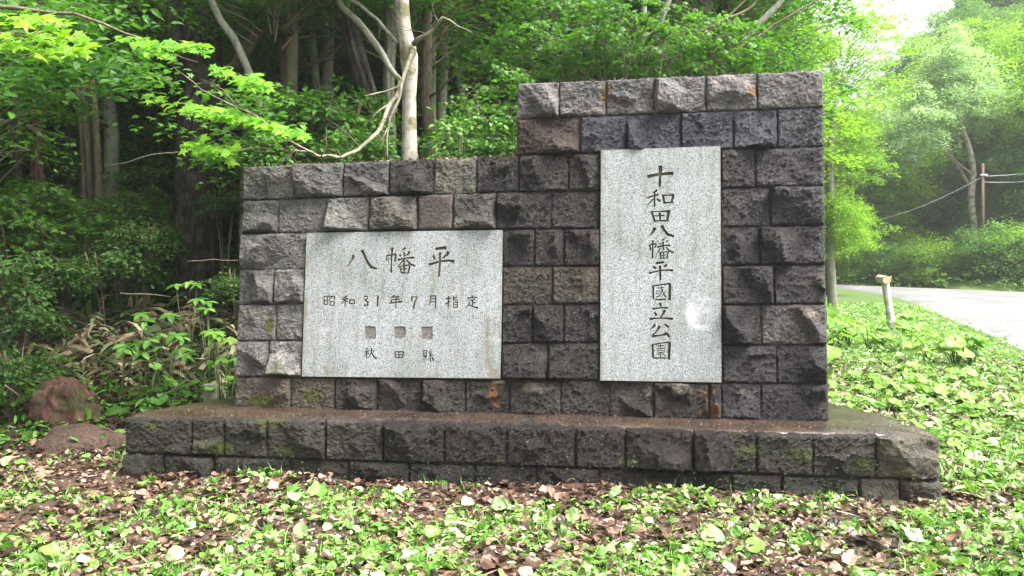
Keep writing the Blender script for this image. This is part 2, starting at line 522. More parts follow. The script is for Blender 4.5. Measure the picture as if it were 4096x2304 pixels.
def interp(tab, x):
    return float(np.interp(x, [t[0] for t in tab], [t[1] for t in tab]))
ROWS = [
    [(2068, 334), (3292, 281)],
    [(2062, 477), (3292, 429)],
    [(971, 668), (1400, 648), (2061, 622), (3292, 586)],
    [(971, 802), (2000, 770), (2886, 753), (3297, 743)],
    [(963, 935), (2011, 918), (2400, 915), (2886, 908), (3300, 901)],
    [(958, 1078), (1228, 1076), (2008, 1066), (2400, 1064), (2889, 1063), (3303, 1058)],
    [(948, 1219), (1219, 1215), (2008, 1221), (2400, 1214), (2892, 1221), (3303, 1215)],
    [(949, 1365), (1212, 1362), (2008, 1374), (2400, 1369), (2894, 1381), (3308, 1380)],
    [(942, 1507), (1688, 1513), (2003, 1520), (2400, 1522), (2894, 1532), (3311, 1536)],
    [(935, 1629), (1688, 1652), (2100, 1661), (3317, 1690)],
]
JOINTS = [
    [[2069, 2237, 2424, 2618, 2824, 3027, 3294]],
    [[2065, 2320, 2505, 2723, 2933, 3109, 3295]],
    [[971, 1182, 1374, 1556, 1737, 1906, 2075, 2274, 2403], [2884, 3021, 3297]],
    [[967, 1113, 1306, 1480, 1670, 1813, 1984, 2207, 2403], [2885, 3081, 3299]],
    [[961, 1230], [2011, 2138, 2257, 2402], [2886, 3038, 3301]],
    [[955, 1095, 1223], [2009, 2210, 2401], [2888, 3096, 3303]],
    [[949, 1106, 1217], [2007, 2131, 2255, 2401], [2889, 3044, 3308]],
    [[943, 1073, 1212], [2005, 2192, 2400], [2890, 3107, 3311]],
    [[939, 1165, 1341, 1510, 1689, 1862, 2038, 2243, 2439, 2614, 2837, 2886, 3044, 3316]],
]
def lean_x(x, dy):    # how far a vertical joint at x drifts per pixel of y
    return 2.1e-5 * (x - 2560) * dy

monument = empty('stone_monument', PL + DW * (WLEN / 2), 'dark hewn stone monument wall with two inscribed granite panels standing on a stone plinth', 'monument')
def uv_to_px(u, v):
    p = wpt(u, v) - CAM
    # camera space
    fwd = p.y * _cp + p.z * _sp; up = -p.y * _sp + p.z * _cp
    return 2048 + F * p.x / fwd, 1152 - F * up / fwd
sd = 100
for r, segs in enumerate(JOINTS):
    for seg in segs:
        for a, b in zip(seg[:-1], seg[1:]):
            ym = (interp(ROWS[r], (a + b) / 2) + interp(ROWS[r + 1], (a + b) / 2)) / 2
            def cor(x, row):
                xx = x + 0.0
                y = interp(row, x)
                xx = x + lean_x(x, y - ym)
                return xx, interp(row, xx)
            g = 1.6
            tl = cor(a, ROWS[r]); tr = cor(b, ROWS[r]); bl_ = cor(a, ROWS[r + 1]); br_ = cor(b, ROWS[r + 1])
            q = [wuv(tl[0] + g, tl[1] + g), wuv(tr[0] - g, tr[1] + g), wuv(br_[0] - g, br_[1] - g), wuv(bl_[0] + g, bl_[1] - g)]
            xm = (a + b) / 2
            sd += 7
            rs = random.Random(sd)
            # dry grey stones: top course, upper left wing, left column; wet dark ones elsewhere
            if r == 0: col, wet = (.145, .136, .138), .1
            elif r == 1: col, wet = ((.060, .042, .035) if xm < 2320 else (.040, .039, .052)), .85
            elif xm < 1400 and r in (2, 3, 4, 5): col, wet = (.125, .122, .119), .12
            elif xm < 1230: col, wet = (.155, .15, .144), .10
            elif r == 3 and xm < 2000: col, wet = (.085, .078, .070), .5
            elif r == 2 and xm < 1560: col, wet = (.082, .076, .074), .5
            elif r == 8: col, wet = (.034, .029, .025), .95
            else: col, wet = (.023, .020, .021), 1.0
            if r >= 2 and xm > 2880: col = (.034, .030, .034); wet = .9
            if r == 8 and xm < 1400: col = (.09, .075, .06); wet = .6
            if r == 6 and xm > 3050: col = (.07, .063, .062); wet = .6
            if r == 5 and 2000 < xm < 2402: col = (.045, .038, .030); wet = .85
            if r == 2 and 1800 < xm < 1990: col = (.10, .10, .08); wet = .6
            k = rs.uniform(.86, 1.16)
            col = tuple(c * k for c in col)
            flat = (r == 3 and 1670 < xm < 1813)
            if flat: col, wet = (.085, .070, .064), .3
            stone_piece(monument, q, sd, col, wet, .42, wpt, bulge=rs.uniform(.03, .062), flat=flat, pxf=uv_to_px)
            if 2837 <= a < 2886 and r == 8: pass

# mortar bed recessed behind the faces
mb = MB()
def slab(pts_px, w0, w1, mi=0, frame=wpt, uvf=wuv):
    ps = [uvf(*p) for p in pts_px]
    fr = [frame(u, v, w0) for u, v in ps]; bk = [frame(u, v, w1) for u, v in ps]
    n = len(ps)
    fs = [tuple(range(n)), tuple(reversed(range(n, 2 * n)))] + [((i + 1) % n, i, n + i, n + (i + 1) % n) for i in range(n)]
    mb.add(fr + bk, fs, mi)
slab([(976, 674), (2064, 630), (2073, 340), (3287, 288), (3311, 1684), (941, 1624)], -.022, -.44)
mb.build('mortar', M_MORTAR, monument, smooth=False)
# loose grit and moss strip along the wall tops
def strip_debris(name, a, b, n, mat_, parent, size=(.006, .022), spread=.35, seed=0):
    rg = np.random.default_rng(seed)
    V = []; Fq = []; T = []
    for i in range(n):
        t = rg.random(); u = a[0] * (1 - t) + b[0] * t; v = a[1] * (1 - t) + b[1] * t
        p = wpt(u, v + rg.uniform(-.004, .012), -rg.uniform(-.01, spread))
        s = rg.uniform(*size)
        d = Vector(rg.normal(size=3)).normalized() * s; e = Vector(rg.normal(size=3)).normalized() * s * .5
        d.z *= .45
        k = len(V)
        V += [p - d, p + e, p + d, p - e]; Fq.append((k, k + 1, k + 2, k + 3)); T += [rg.random()] * 4
    off = Vector(parent.location)
    me = np_mesh(name, np.array([tuple(x - off) for x in V]), np.array(Fq), [mat_], np.array(T))
    o = bpy.data.objects.new(name, me); link(o, parent); tag(o, kind='stuff')
strip_debris('dry_moss', wuv(975, 668), wuv(2064, 622), 2600, M_DEADLEAF, monument, seed=1)
strip_debris('dry_moss', wuv(2072, 334), wuv(3288, 281), 1500, M_DEADLEAF, monument, size=(.004, .012), seed=2)

# ------------------------------------------------------------------ inscribed panels
def stroke_poly(pts, tr):
    """brush stroke polygon in pixel space from (x,y,w) points with rounded ends"""
    P = []
    for x, y, w in pts:
        X, Y, sc_ = tr(x, y); P.append((X, Y, w / sc_))
    out = []
    n = len(P)
    L, Rr = [], []
    for i, (x, y, w) in enumerate(P):
        x0, y0, _ = P[max(0, i - 1)]; x1, y1, _ = P[min(n - 1, i + 1)]
        dx, dy = x1 - x0, y1 - y0; l = math.hypot(dx, dy) or 1
        nx, ny = -dy / l, dx / l
        L.append((x + nx * w / 2, y + ny * w / 2)); Rr.append((x - nx * w / 2, y - ny * w / 2))
    def cap(i, sgn):
        x, y, w = P[i]; j = 1 if i == 0 else n - 2
        dx, dy = x - P[j][0], y - P[j][1]; l = math.hypot(dx, dy) or 1
        dx /= l; dy /= l
        nx, ny = -dy, dx
        r = w / 2
        return [(x + dx * r * .5 + nx * r * .75 * s_, y + dy * r * .5 + ny * r * .75 * s_) for s_ in (sgn, -sgn)]
    # order: left side forward, end cap, right side back, start cap
    poly = L + cap(n - 1, 1) + Rr[::-1] + cap(0, 1)
    return poly
def rect(x0, y0, x1, y1, w, mids=(), vm=()):
    s = [[(x0, y0, w), (x1, y0, w)], [(x0, y0, w), (x0, y1, w)], [(x1, y0, w), (x1, y1, w)], [(x0, y1, w), (x1, y1, w)]]
    for m in mids: s.append([(x0, m, w * .8), (x1, m, w * .8)])
    for m in vm: s.append([(m, y0, w * .8), (m, y1, w * .8)])
    return s
T3 = lambda x, y: (2540 + x / 3.45, 640 + y / 3.45, 3.45)
T4 = lambda x, y: (2540 + x / 3.37, 1030 + y / 3.37, 3.37)
T1 = lambda x, y: (1360 + x / 4.77, 960 + y / 4.77, 4.77)
T2 = lambda x, y: (1260 + x / 3.68, 1140 + y / 3.68, 3.68)
S3 = [
 [(175,240,50),(250,222,42),(350,207,38),(450,197,40),(518,195,54)], [(348,98,60),(348,140,52),(342,250,38),(338,375,36)],
 [(300,425,32),(285,440,28),(240,462,8)], [(168,528,26),(240,508,22),(320,484,28)], [(270,460,22),(268,560,24),(268,650,26)],
 [(268,652,14),(225,632,6)], [(250,545,20),(210,595,16),(158,633,8)], [(300,545,22),(340,572,38)],
 [(372,498,26),(450,494,16),(530,490,34)], [(384,505,28),(402,598,30)], [(528,500,36),(500,590,30)], [(395,602,28),(460,596,18),(522,598,24)],
 [(214,722,22),(330,718,14),(460,712,34),(478,720,42)], [(228,728,30),(252,790,30),(272,850,26)], [(462,728,42),(440,845,34)],
 [(340,738,32),(345,845,26)], [(265,780,16),(405,772,20)], [(262,852,24),(340,847,18),(430,847,24)],
 [(272,948,52),(255,985,40),(225,1030,26),(182,1062,8)], [(364,917,42),(400,975,38),(450,1035,42),(535,1060,32)],
 [(245,1118,28),(242,1240,20),(240,1358,30)], [(192,1182,18),(288,1158,18)], [(203,1185,24),(215,1245,26)], [(288,1165,26),(284,1200,20),(265,1220,14)],
 [(398,1102,24),(365,1116,8)], [(320,1150,10),(348,1162,22)], [(452,1122,24),(425,1138,14)],
 [(308,1208,28),(390,1188,16),(484,1184,26)], [(385,1140,26),(388,1245,20)], [(345,1225,20),(320,1270,16),(282,1303,8)], [(425,1210,18),(470,1255,24),(530,1284,26)],
 [(335,1280,14),(465,1270,16)], [(345,1282,20),(355,1362,22)], [(455,1277,20),(440,1362,22)], [(392,1285,16),(392,1358,14)], [(350,1322,14),(425,1314,12)], [(350,1360,16),(440,1358,16)]]
S4 = [
 [(282,83,32),(385,68,32)], [(250,132,38),(280,150,34)], [(422,105,38),(405,120,30),(385,133,14)],
 [(190,215,32),(260,195,22),(350,177,20),(440,172,24),(505,178,38)], [(335,118,36),(337,210,34),(340,308,28)],
 [(243,382,30),(247,562,24)], [(245,388,20),(350,370,18),(465,354,22)], [(468,358,38),(462,575,38)], [(270,572,20),(415,565,20)],
 [(285,415,10),(395,410,12)], [(350,392,18),(375,480,16),(418,538,20)], [(408,460,10),(385,500,10),(345,538,6)],
 *rect(290, 455, 350, 492, 11), [(285,535,16),(340,517,10)],
 [(335,620,40),(350,660,26)], [(235,695,28),(340,680,18),(440,680,28)], [(267,745,28),(285,778,36)], [(398,718,40),(375,760,30),(335,822,20)],
 [(198,830,36),(280,821,20),(400,820,20),(505,828,36)],
 [(265,908,36),(245,935,24),(202,970,8)], [(402,902,26),(448,938,32)], [(330,928,38),(300,980,24),(240,1050,20)],
 [(228,1062,36),(320,1052,24),(420,1035,26)], [(400,1012,24),(440,1038,38),(462,1072,28)],
 [(235,1168,32),(240,1345,28)], [(240,1172,20),(350,1154,18),(460,1142,24)], [(465,1145,40),(452,1370,38)], [(240,1355,20),(420,1352,18)],
 [(290,1192,12),(390,1186,14)], [(340,1172,14),(340,1220,12)], [(285,1230,12),(408,1217,14)], *rect(308, 1250, 392, 1276, 10),
 [(340,1280,12),(340,1336,16)], [(330,1285,10),(290,1310,8)], [(355,1282,10),(402,1323,16)]]
S1 = [
 [(275,305,62),(278,340,50),(240,410,30),(150,525,12)], [(440,205,60),(480,280,46),(540,420,50),(620,530,60),(735,560,30)],
 [(1020,155,42),(1005,300,34),(1000,450,24),(995,630,38)], [(912,310,26),(1088,275,34)], [(915,322,24),(912,395,26)], [(1088,292,40),(1060,415,30)], [(950,345,14),(950,435,14)],
 [(1262,158,42),(1205,205,14)], [(1150,288,22),(1178,310,36)], [(1240,245,36),(1250,320,30)], [(1343,233,46),(1320,270,36),(1270,310,14)],
 [(1125,385,38),(1260,352,22),(1436,340,40)], [(1240,362,34),(1240,620,30)], [(1218,392,26),(1180,450,24),(1122,508,14)], [(1282,382,26),(1350,460,38),(1445,503,38)],
 [(1122,518,18),(1330,482,30)], [(1162,522,28),(1190,628,28)], [(1350,492,36),(1322,636,34)], [(1182,560,22),(1290,552,26)], [(1182,632,26),(1320,635,22)],
 [(1845,178,52),(2035,152,64)], [(1800,295,32),(1820,368,50)], [(2078,243,62),(2060,290,48),(1972,350,20)],
 [(1715,478,55),(1800,450,38),(1950,410,38),(2100,396,44),(2195,415,55)], [(1925,245,50),(1920,450,44),(1910,600,44),(1900,705,36)]]
S2 = [
 *rect(152, 168, 200, 288, 12, (228,)), [(220,178,12),(310,168,14)], [(308,170,14),(298,225,12)], [(265,178,12),(225,232,8)], *rect(242, 248, 303, 300, 12),
 [(500,162,16),(430,190,8)], [(415,215,14),(505,205,16)], [(465,182,16),(460,318,16)], [(455,228,12),(405,280,7)], [(475,235,12),(505,250,14)], *rect(528, 222, 598, 276, 14),
 [(742,166,16),(788,172,16),(794,200,16),(755,226,14)], [(755,226,14),(800,260,20),(788,303,20),(737,300,18)],
 [(942,163,22),(935,312,24)],
 [(1190,152,16),(1120,200,8)], [(1142,180,13),(1258,178,15)], [(1132,225,13),(1250,210,15)], [(1145,222,12),(1140,255,12)], [(1108,270,16),(1298,246,19)], [(1205,180,13),(1205,346,13)],
 [(1432,176,14),(1525,176,16),(1480,260,18),(1465,355,22)], [(1436,182,16),(1440,233,18)],
 [(1712,166,13),(1710,250,13),(1687,300,8)], [(1712,166,13),(1795,162,16)], [(1790,166,15),(1785,343,14)], [(1715,205,10),(1780,203,10)], [(1715,246,10),(1780,244,10)],
 [(1937,206,14),(2010,196,14)], [(1975,167,16),(1972,328,16)], [(1932,280,15),(2005,246,11)], [(2050,167,15),(2050,225,15)], [(2050,225,12),(2110,223,13)], [(2052,200,10),(2100,180,10)], *rect(2052, 252, 2108, 330, 13, (290,)),
 [(2325,162,16),(2325,182,15)], [(2257,192,11),(2270,225,11)], [(2257,190,13),(2400,186,15)], [(2280,226,11),(2370,221,13)], [(2330,225,13),(2330,318,13)], [(2330,266,11),(2380,261,13)],
 [(2287,250,13),(2270,300,12),(2237,335,9)], [(2280,296,13),(2330,320,15),(2408,340,21)],
 [(795,927,13),(757,950,11)], [(747,985,12),(815,966,13)], [(780,962,13),(778,1083,13)], [(775,992,10),(737,1050,7)], [(790,1000,11),(812,1015,12)],
 [(850,932,17),(845,1000,15),(802,1075,9)], [(890,962,12),(870,985,12)], [(850,1002,13),(880,1050,19),(922,1084,22)],
 [(1187,985,13),(1320,981,15)], [(1190,987,13),(1200,1068,13)], [(1318,985,15),(1300,1068,14)], [(1200,1068,12),(1300,1068,12)], [(1250,987,11),(1250,1066,11)], [(1197,1026,11),(1306,1026,11)],
 *rect(1612, 962, 1658, 1040, 10, (988, 1014)), [(1605,1052,10),(1668,1052,10)], [(1635,1054,11),(1635,1110,11)], [(1612,1080,9),(1600,1108,7)], [(1655,1076,9),(1665,1104,9)],
 [(1740,962,12),(1690,980,9)], [(1712,986,11),(1692,1008,11)], [(1692,1008,11),(1724,1022,11)], [(1735,990,11),(1700,1038,11)], [(1700,1040,11),(1752,1034,12)], [(1718,1042,12),(1712,1125,13)], [(1698,1064,11),(1686,1100,9)], [(1738,1060,15),(1758,1108,19)]]
CRACKS2 = [[(434, 1130, 5), (428, 1180, 8), (425, 1250, 6)]]

def panel(label, corners, strokes, patches, marks, carve):
    W0 = .028
    ps = [wuv(x, y) for x, y in corners]     # tl tr br bl
    nx = 40; ny = 40
    tl, tr, br, bl = [Vector(p) for p in ps]
    # block as subdivided front for stain attribute is not kept by the boolean; the block stays simple
    def block():
        fr = [wpt(p[0], p[1], W0) for p in ps]; bk = [wpt(p[0], p[1], -.06) for p in ps]
        me = bpy.data.meshes.new('panel')
        c = fr[0].lerp(fr[2], .5)
        me.from_pydata([tuple(v - c) for v in fr + bk], [], [(3, 2, 1, 0), (4, 5, 6, 7), (0, 1, 5, 4), (1, 2, 6, 5), (2, 3, 7, 6), (3, 0, 4, 7)])
        return me, c
    me, c = block()
    for m in (M_GRANITE, M_CARVE, M_CARVE2, M_CHISEL): me.materials.append(m)
    ob = bpy.data.objects.new('panel', me); COL.objects.link(ob); ob.location = c
    def cutter(polys, depth, mi):
        V = []; Fs = []; MI = []
        for i, poly in enumerate(polys):
            k = len(V); n = len(poly)
            d = depth * (1 + .11 * ((i * 7) % 5) / 5)
            uv = [wuv(x, y) for x, y in poly]
            cu = sum(p[0] for p in uv) / n; cv = sum(p[1] for p in uv) / n
            V += [tuple(wpt(u, v, W0 + .006 + .0004 * (i % 7)) - c) for u, v in uv]
            V += [tuple(wpt(cu + (u - cu) * .93, cv + (v - cv) * .93, W0 - d) - c) for u, v in uv]
            Fs.append(tuple(range(n))); Fs.append(tuple(reversed(range(k + n, k + 2 * n))))
            Fs[-2] = tuple(k + q for q in Fs[-2])
            for a in range(n):
                b = (a + 1) % n
                Fs.append((k + b, k + a, k + n + a, k + n + b))
            MI += [mi if mi != 1 else (1 if carve == 1 or i % 3 else 2)] * (n + 2)
        m2 = bpy.data.meshes.new('cut'); m2.from_pydata(V, [], Fs)
        for m in (M_GRANITE, M_CARVE, M_CARVE2, M_CHISEL): m2.materials.append(m)
        m2.polygons.foreach_set('material_index', MI)
        m2.update()
        import bmesh
        bm = bmesh.new(); bm.from_mesh(m2); bmesh.ops.recalc_face_normals(bm, faces=bm.faces); bm.to_mesh(m2); bm.free()
        o2 = bpy.data.objects.new('cut', m2); COL.objects.link(o2); o2.location = c
        return o2
    cuts = [cutter(strokes, .011, 1)]
    if patches: cuts.append(cutter(patches, .005, 3))
    for o2 in cuts:
        md = ob.modifiers.new('b', 'BOOLEAN'); md.operation = 'DIFFERENCE'; md.object = o2; md.solver = 'EXACT'; md.use_self = True
        md.material_mode = 'INDEX'
    dg = bpy.context.evaluated_depsgraph_get()
    res = bpy.data.meshes.new_from_object(ob.evaluated_get(dg))
    for o2 in cuts: bpy.data.objects.remove(o2)
    bpy.data.objects.remove(ob)
    # stains as a vertex attribute need vertices: cut the big face with a grid
    import bmesh
    bm = bmesh.new(); bm.from_mesh(res)
    for k in range(1, 30):
        t = k / 30
        p = wpt(tl.x * (1 - t) + tr.x * t, tl.y, 0) - c
        bmesh.ops.bisect_plane(bm, geom=bm.verts[:] + bm.edges[:] + bm.faces[:], plane_co=p, plane_no=DW)
    vmin = min(bl.y, br.y); vmax = max(tl.y, tr.y)
    for k in range(1, 30):
        t = k / 30
        p = wpt(tl.x, vmin * (1 - t) + vmax * t, 0) - c
        bmesh.ops.bisect_plane(bm, geom=bm.verts[:] + bm.edges[:] + bm.faces[:], plane_co=p, plane_no=UPW)
    bmesh.ops.triangulate(bm, faces=[f for f in bm.faces if len(f.verts) > 4])
    bm.to_mesh(res); bm.free()
    cols = []
    for v in res.vertices:
        q = v.co + c - PL
        X, Y = uv_to_px(q.dot(DW), q.dot(UPW))
        s = [0, 0, 0]
        for ch, x, y, rx, ry, st in marks:
            d = ((X - x) / rx) ** 2 + ((Y - y) / ry) ** 2
            s[ch] = max(s[ch], st * math.exp(-d))
        e = min(abs(X - np.interp(Y, [corners[0][1], corners[3][1]], [corners[0][0], corners[3][0]])), abs(X - corners[1][0]), abs(Y - corners[0][1]), abs(Y - corners[2][1]))
        s[0] = max(s[0], .42 * math.exp(-e / 14))
        cols += [*s, 1.0]
    ca = res.color_attributes.new('stain', 'FLOAT_COLOR', 'POINT'); ca.data.foreach_set('color', cols)
    res.name = 'inscribed_panel'
    o = bpy.data.objects.new('inscribed_panel', res); o.location = c - Vector(monument.location)
    link(o, monument); o['label'] = label
    return o
def blobp(x0, y0, x1, y1, seed, tr):
    rs = random.Random(seed); cx, cy = (x0 + x1) / 2, (y0 + y1) / 2; out = []
    for k in range(16):
        th = 2 * math.pi * k / 16
        a, b = math.cos(th), math.sin(th)
        f = 1 / max(abs(a), abs(b)) ** .75 * rs.uniform(.93, 1.04)
        X, Y, _ = tr(cx + a * f * (x1 - x0) / 2, cy + b * f * (y1 - y0) / 2); out.append((X, Y))
    return out
st_left = [stroke_poly(s, T1) for s in S1] + [stroke_poly([(x, y, w * 1.28) for x, y, w in s], T2) for s in S2] + [stroke_poly(s, T2) for s in CRACKS2]
st_right = [stroke_poly(s, T3) for s in S3] + [stroke_poly(s, T4) for s in S4]
panel('wide granite panel with three large characters, a date line and three rubbed-out squares',
      [(1232, 933), (2011, 922), (2003, 1513), (1213, 1505)], st_left,
      [blobp(742, 597, 918, 803, 1, T2), blobp(1175, 602, 1352, 787, 2, T2), blobp(1572, 607, 1752, 808, 3, T2)],
      [(0, 1950, 1350, 12, 190, .55), (0, 1985, 1490, 22, 40, .7), (0, 1225, 1300, 16, 260, .55), (0, 1700, 1500, 300, 20, .35), (0, 1300, 1480, 90, 50, .30), (0, 1960, 1000, 40, 60, .2)], 2)
panel('tall granite panel with a column of ten dark green characters',
      [(2404, 604), (2880, 588), (2884, 1529), (2401, 1521)], st_right, [],
      [(2, 2762, 1262, 24, 46, .42), (2, 2790, 1300, 38, 16, .34), (2, 2790, 1200, 70, 60, .16), (0, 2750, 1515, 20, 12, .8), (0, 2405, 1050, 10, 100, .4), (0, 2640, 1520, 200, 10, .3)], 1)  # blue channel entries: soft white patch; red channel entries: brown stains

# ------------------------------------------------------------------ plinth
plinth = empty('stone_plinth', (0.0, 6.1, 0), 'low wide plinth of dark wet hewn blocks with a smooth brown ledge under the monument', 'plinth')
PT = [(500, 1666), (1400, 1677), (2000, 1692), (2600, 1711), (3026, 1726), (3300, 1734), (3760, 1742)]     # upper front edge
PM = [(496, 1813), (1060, 1832), (1531, 1847), (2027, 1862), (2302, 1872), (2600, 1879), (3006, 1895), (3297, 1908), (3766, 1918)]
PB = [(500, 1925), (1400, 1960), (2600, 2010), (3773, 2035)]
FL = on_z(500, 1666, ZB); FR = on_z(3760, 1746, ZB)
DP = FR - FL; DP.z = 0; DP.normalize()
NPb = Vector((-DP.y, DP.x, 0))
def puv(px, py):
    r = ray(px, py); t = (FL - CAM).dot(NPb) / r.dot(NPb)
    q = CAM + r * t - FL
    return q.dot(DP), q.z
def ppt(u, v, w=0.0):
    return FL + DP * u + Vector((0, 0, 1)) * v - NPb * w
J1 = [500, 768, 898, 1068, 1304, 1531, 1778, 2027, 2302, 2501, 2771, 3026, 3252, 3506, 3760]
J2 = [500, 658, 855, 973, 1163, 1395, 1637, 1900, 2150, 2400, 2710, 2925, 3128, 3303, 3436, 3600, 3765]
STAINS += [(1, x, y, 90, 45, s) for x, y, s in ((620, 1700, .35), (880, 1790, .45), (1080, 1690, .4), (1150, 1800, .35), (3000, 1800, .42), (3200, 1820, .42), (3450, 1860, .42), (2950, 1750, .3), (3600, 1880, .35), (2500, 1850, .3), (2000, 1840, .25), (2600, 1940, .35), (700, 1900, .2))]
def p2px(u, v):
    p = ppt(u, v) - CAM
    fwd = p.y * _cp + p.z * _sp; up = -p.y * _sp + p.z * _cp
    return 2048 + F * p.x / fwd, 1152 - F * up / fwd
for row, (J, ta, tb) in enumerate(((J1, PT, PM), (J2, PM, PB))):
    for a, b in zip(J[:-1], J[1:]):
        g = 2.0; sd += 7; rs = random.Random(sd)
        q = [puv(a + g, interp(ta, a) + (6 if row == 0 else g)), puv(b - g, interp(ta, b) + (6 if row == 0 else g)), puv(b - g, interp(tb, b) - g), puv(a + g, interp(tb, a) - g)]
        xm = (a + b) / 2
        if xm < 1530: col, wet = (.045, .041, .033), .6
        elif xm < 2900: col, wet = (.024, .019, .019), 1.0
        else: col, wet = (.036, .032, .025), .85
        if xm > 3500: col, wet = (.11, .10, .078), .35
        col = tuple(c * (.62 if row == 1 else .82) for c in col)
        k = rs.uniform(.85, 1.2); col = tuple(c * k for c in col)
        stone_piece(plinth, q, sd, col, wet, .38, ppt, bulge=rs.uniform(.03, .065), pxf=p2px, cell=.0105)
# ledge (top surface) with a worn uneven front edge
def ledge():
    BLk = Vector((-2.25, 7.0, 0)); BRk = Vector((2.55, 6.55, 0))
    L0 = Vector((FL.x, FL.y, 0)); R0 = Vector((FR.x, FR.y, 0))
    LB = Vector((-2.62, 6.36, 0)); RB = on_z(3560, 1676, ZB); RB.z = 0
    nu, nv = 150, 20
    V = []
    for j in range(nv + 1):
        b = j / nv
        for i in range(nu + 1):
            a = i / nu
            f = L0.lerp(R0, a)
            # left edge L0->LB->BLk, right edge R0->RB->BRk
            le = L0.lerp(LB, min(1, b * 2)) if b < .5 else LB.lerp(BLk, b * 2 - 1)
            ri = R0.lerp(RB, min(1, b * 2)) if b < .5 else RB.lerp(BRk, b * 2 - 1)
            p = le.lerp(ri, a)
            q = Vector((p.x, p.y, 0))
            z = ZB + .010 + .006 * mn.noise(q * 5) + .003 * mn.noise(q * 25)
            de = b * 1.0
            if j == 0:
                p = p - NPb * (.004 + .012 * mn.noise(q * 6)); z -= .045 + .01 * mn.noise(q * 9)
            elif j == 1: z -= .008; p = p - NPb * (.012 * mn.noise(q * 7))
            if i > nu - 12 and j < 8: z -= (.02 * ((i - nu + 12) / 12) ** 2)
            V.append((p.x, p.y, z))
    Fs = [(j * (nu + 1) + i, j * (nu + 1) + i + 1, (j + 1) * (nu + 1) + i + 1, (j + 1) * (nu + 1) + i) for j in range(nv) for i in range(nu)]
    n0 = len(V)
    per = [i for i in range(nu + 1)] + [j * (nu + 1) + nu for j in range(1, nv + 1)] + [nv * (nu + 1) + i for i in range(nu - 1, -1, -1)] + [j * (nu + 1) for j in range(nv - 1, 0, -1)]
    for k in per:
        x, y, z = V[k]
        V.append((x, y + (.06 if y < 6.2 and k <= nu else 0), .0 - .1 if k > nu else ZB - .07))
    for a in range(len(per)):
        b = (a + 1) % len(per); Fs.append((per[b], per[a], n0 + a, n0 + b))
    off = plinth.location
    me = bpy.data.meshes.new('ledge'); me.from_pydata([(x - off.x, y - off.y, z - off.z) for x, y, z in V], [], Fs)
    me.materials.append(M_LEDGE); me.polygons.foreach_set('use_smooth', [True] * len(Fs)); me.update()
    link(bpy.data.objects.new('ledge', me), plinth)
ledge()
mb = MB()
c0 = [puv(508, 1672), puv(3752, 1748), puv(3757, 2030), puv(508, 1920)]
fr = [ppt(u, v - .03 if k < 2 else v, -.03) for k, (u, v) in enumerate(c0)]; bk = [ppt(u, v - .03 if k < 2 else v, -.3) for k, (u, v) in enumerate(c0)]
mb.add(fr + bk, [(0, 1, 2, 3), (7, 6, 5, 4), (1, 0, 4, 5), (2, 1, 5, 6), (3, 2, 6, 7), (0, 3, 7, 4)])
mb.build('mortar', M_MORTAR, plinth, smooth=False)

def plinth_bits():
    rg = np.random.default_rng(77)
    # grit, needles and moss lying on the ledge
    n = 2600; u = rg.random(n); b = np.abs(rg.normal(0, .22, n)) 
    P = []; 
    for a, q in zip(u, b):
        p = FL.lerp(FR, a); P.append((p.x, p.y + .02 + q, ZB + .014))
    P = np.array(P); v, f, t = scatter(OVAL, P, rots(np.array([0, 0, 1.]) + rg.normal(0, .4, (n, 3)), rg.uniform(0, 6, n), rg), rg.uniform(.006, .018, n), rg.beta(1.2, 4, n))
    o = link(bpy.data.objects.new('grit', np_mesh('grit', v - np.array(plinth.location), f, [M_DEADLEAF], t)), plinth); tag(o, kind='stuff')
    n = 420; P = []; NN = []
    for _ in range(n):
        a = rg.random(); L = (FR - FL).length; h = rg.beta(1.3, 2.0) * .36 - .40
        P.append(tuple(ppt(a * L, h, .035 + .03 * rg.random()))); NN.append((rg.normal() * .4, -1, .6 + rg.normal() * .4))
    P = np.array(P); v, f, t = scatter(OVAL, P, rots(np.array(NN), rg.uniform(0, 6, n), rg), rg.uniform(.005, .018, n), rg.random(n) * .6)
    o = link(bpy.data.objects.new('moss_sprigs', np_mesh('moss_sprigs', v - np.array(plinth.location), f, [M_HERB], t)), plinth); tag(o, kind='stuff')
# ------------------------------------------------------------------ ground
def mat_ground():
    m, nt, out = mat('forest_soil')
    v = obj_vec(nt)
    n1 = noise_n(nt, v, 1.1, 6, .65); n2 = noise_n(nt, v, 26, 6, .7); n3 = noise_n(nt, v, 7, 5, .65)
    c = mix(nt, ramp(nt, n2, [(.35, (0, 0, 0)), (.65, (1, 1, 1))]), (.028, .019, .013), (.10, .062, .042))
    g = mix(nt, n2, (.03, .06, .012), (.10, .19, .035))
    geo = nt.nodes.new('ShaderNodeNewGeometry'); sx = nt.nodes.new('ShaderNodeSeparateXYZ')
    nt.links.new(geo.outputs['Position'], sx.inputs[0])
    right = math_n(nt, 'SUBTRACT', sx.outputs[0], math_n(nt, 'MULTIPLY', sx.outputs[1], .33))
    t = math_n(nt, 'ADD', math_n(nt, 'MULTIPLY', right, .5), math_n(nt, 'MULTIPLY', math_n(nt, 'SUBTRACT', n3, .5), 1.6), True)
    c = mix(nt, math_n(nt, 'MULTIPLY', t, .85), c, g)
    bsdf(nt, out, c, .8, .3, n2, .8, .03)
    return m
M_GROUND = mat_ground()
def axis(lo, hi, c0, c1, fine, grow=1.18):
    a = [c0]
    while a[-1] < c1: a.append(a[-1] + fine)
    s = fine
    while a[-1] < hi: s *= grow; a.append(a[-1] + s)
    s = fine; b = [c0]
    while b[-1] > lo: s *= grow; b.append(b[-1] - s)
    return np.array(b[::-1][:-1] + a)
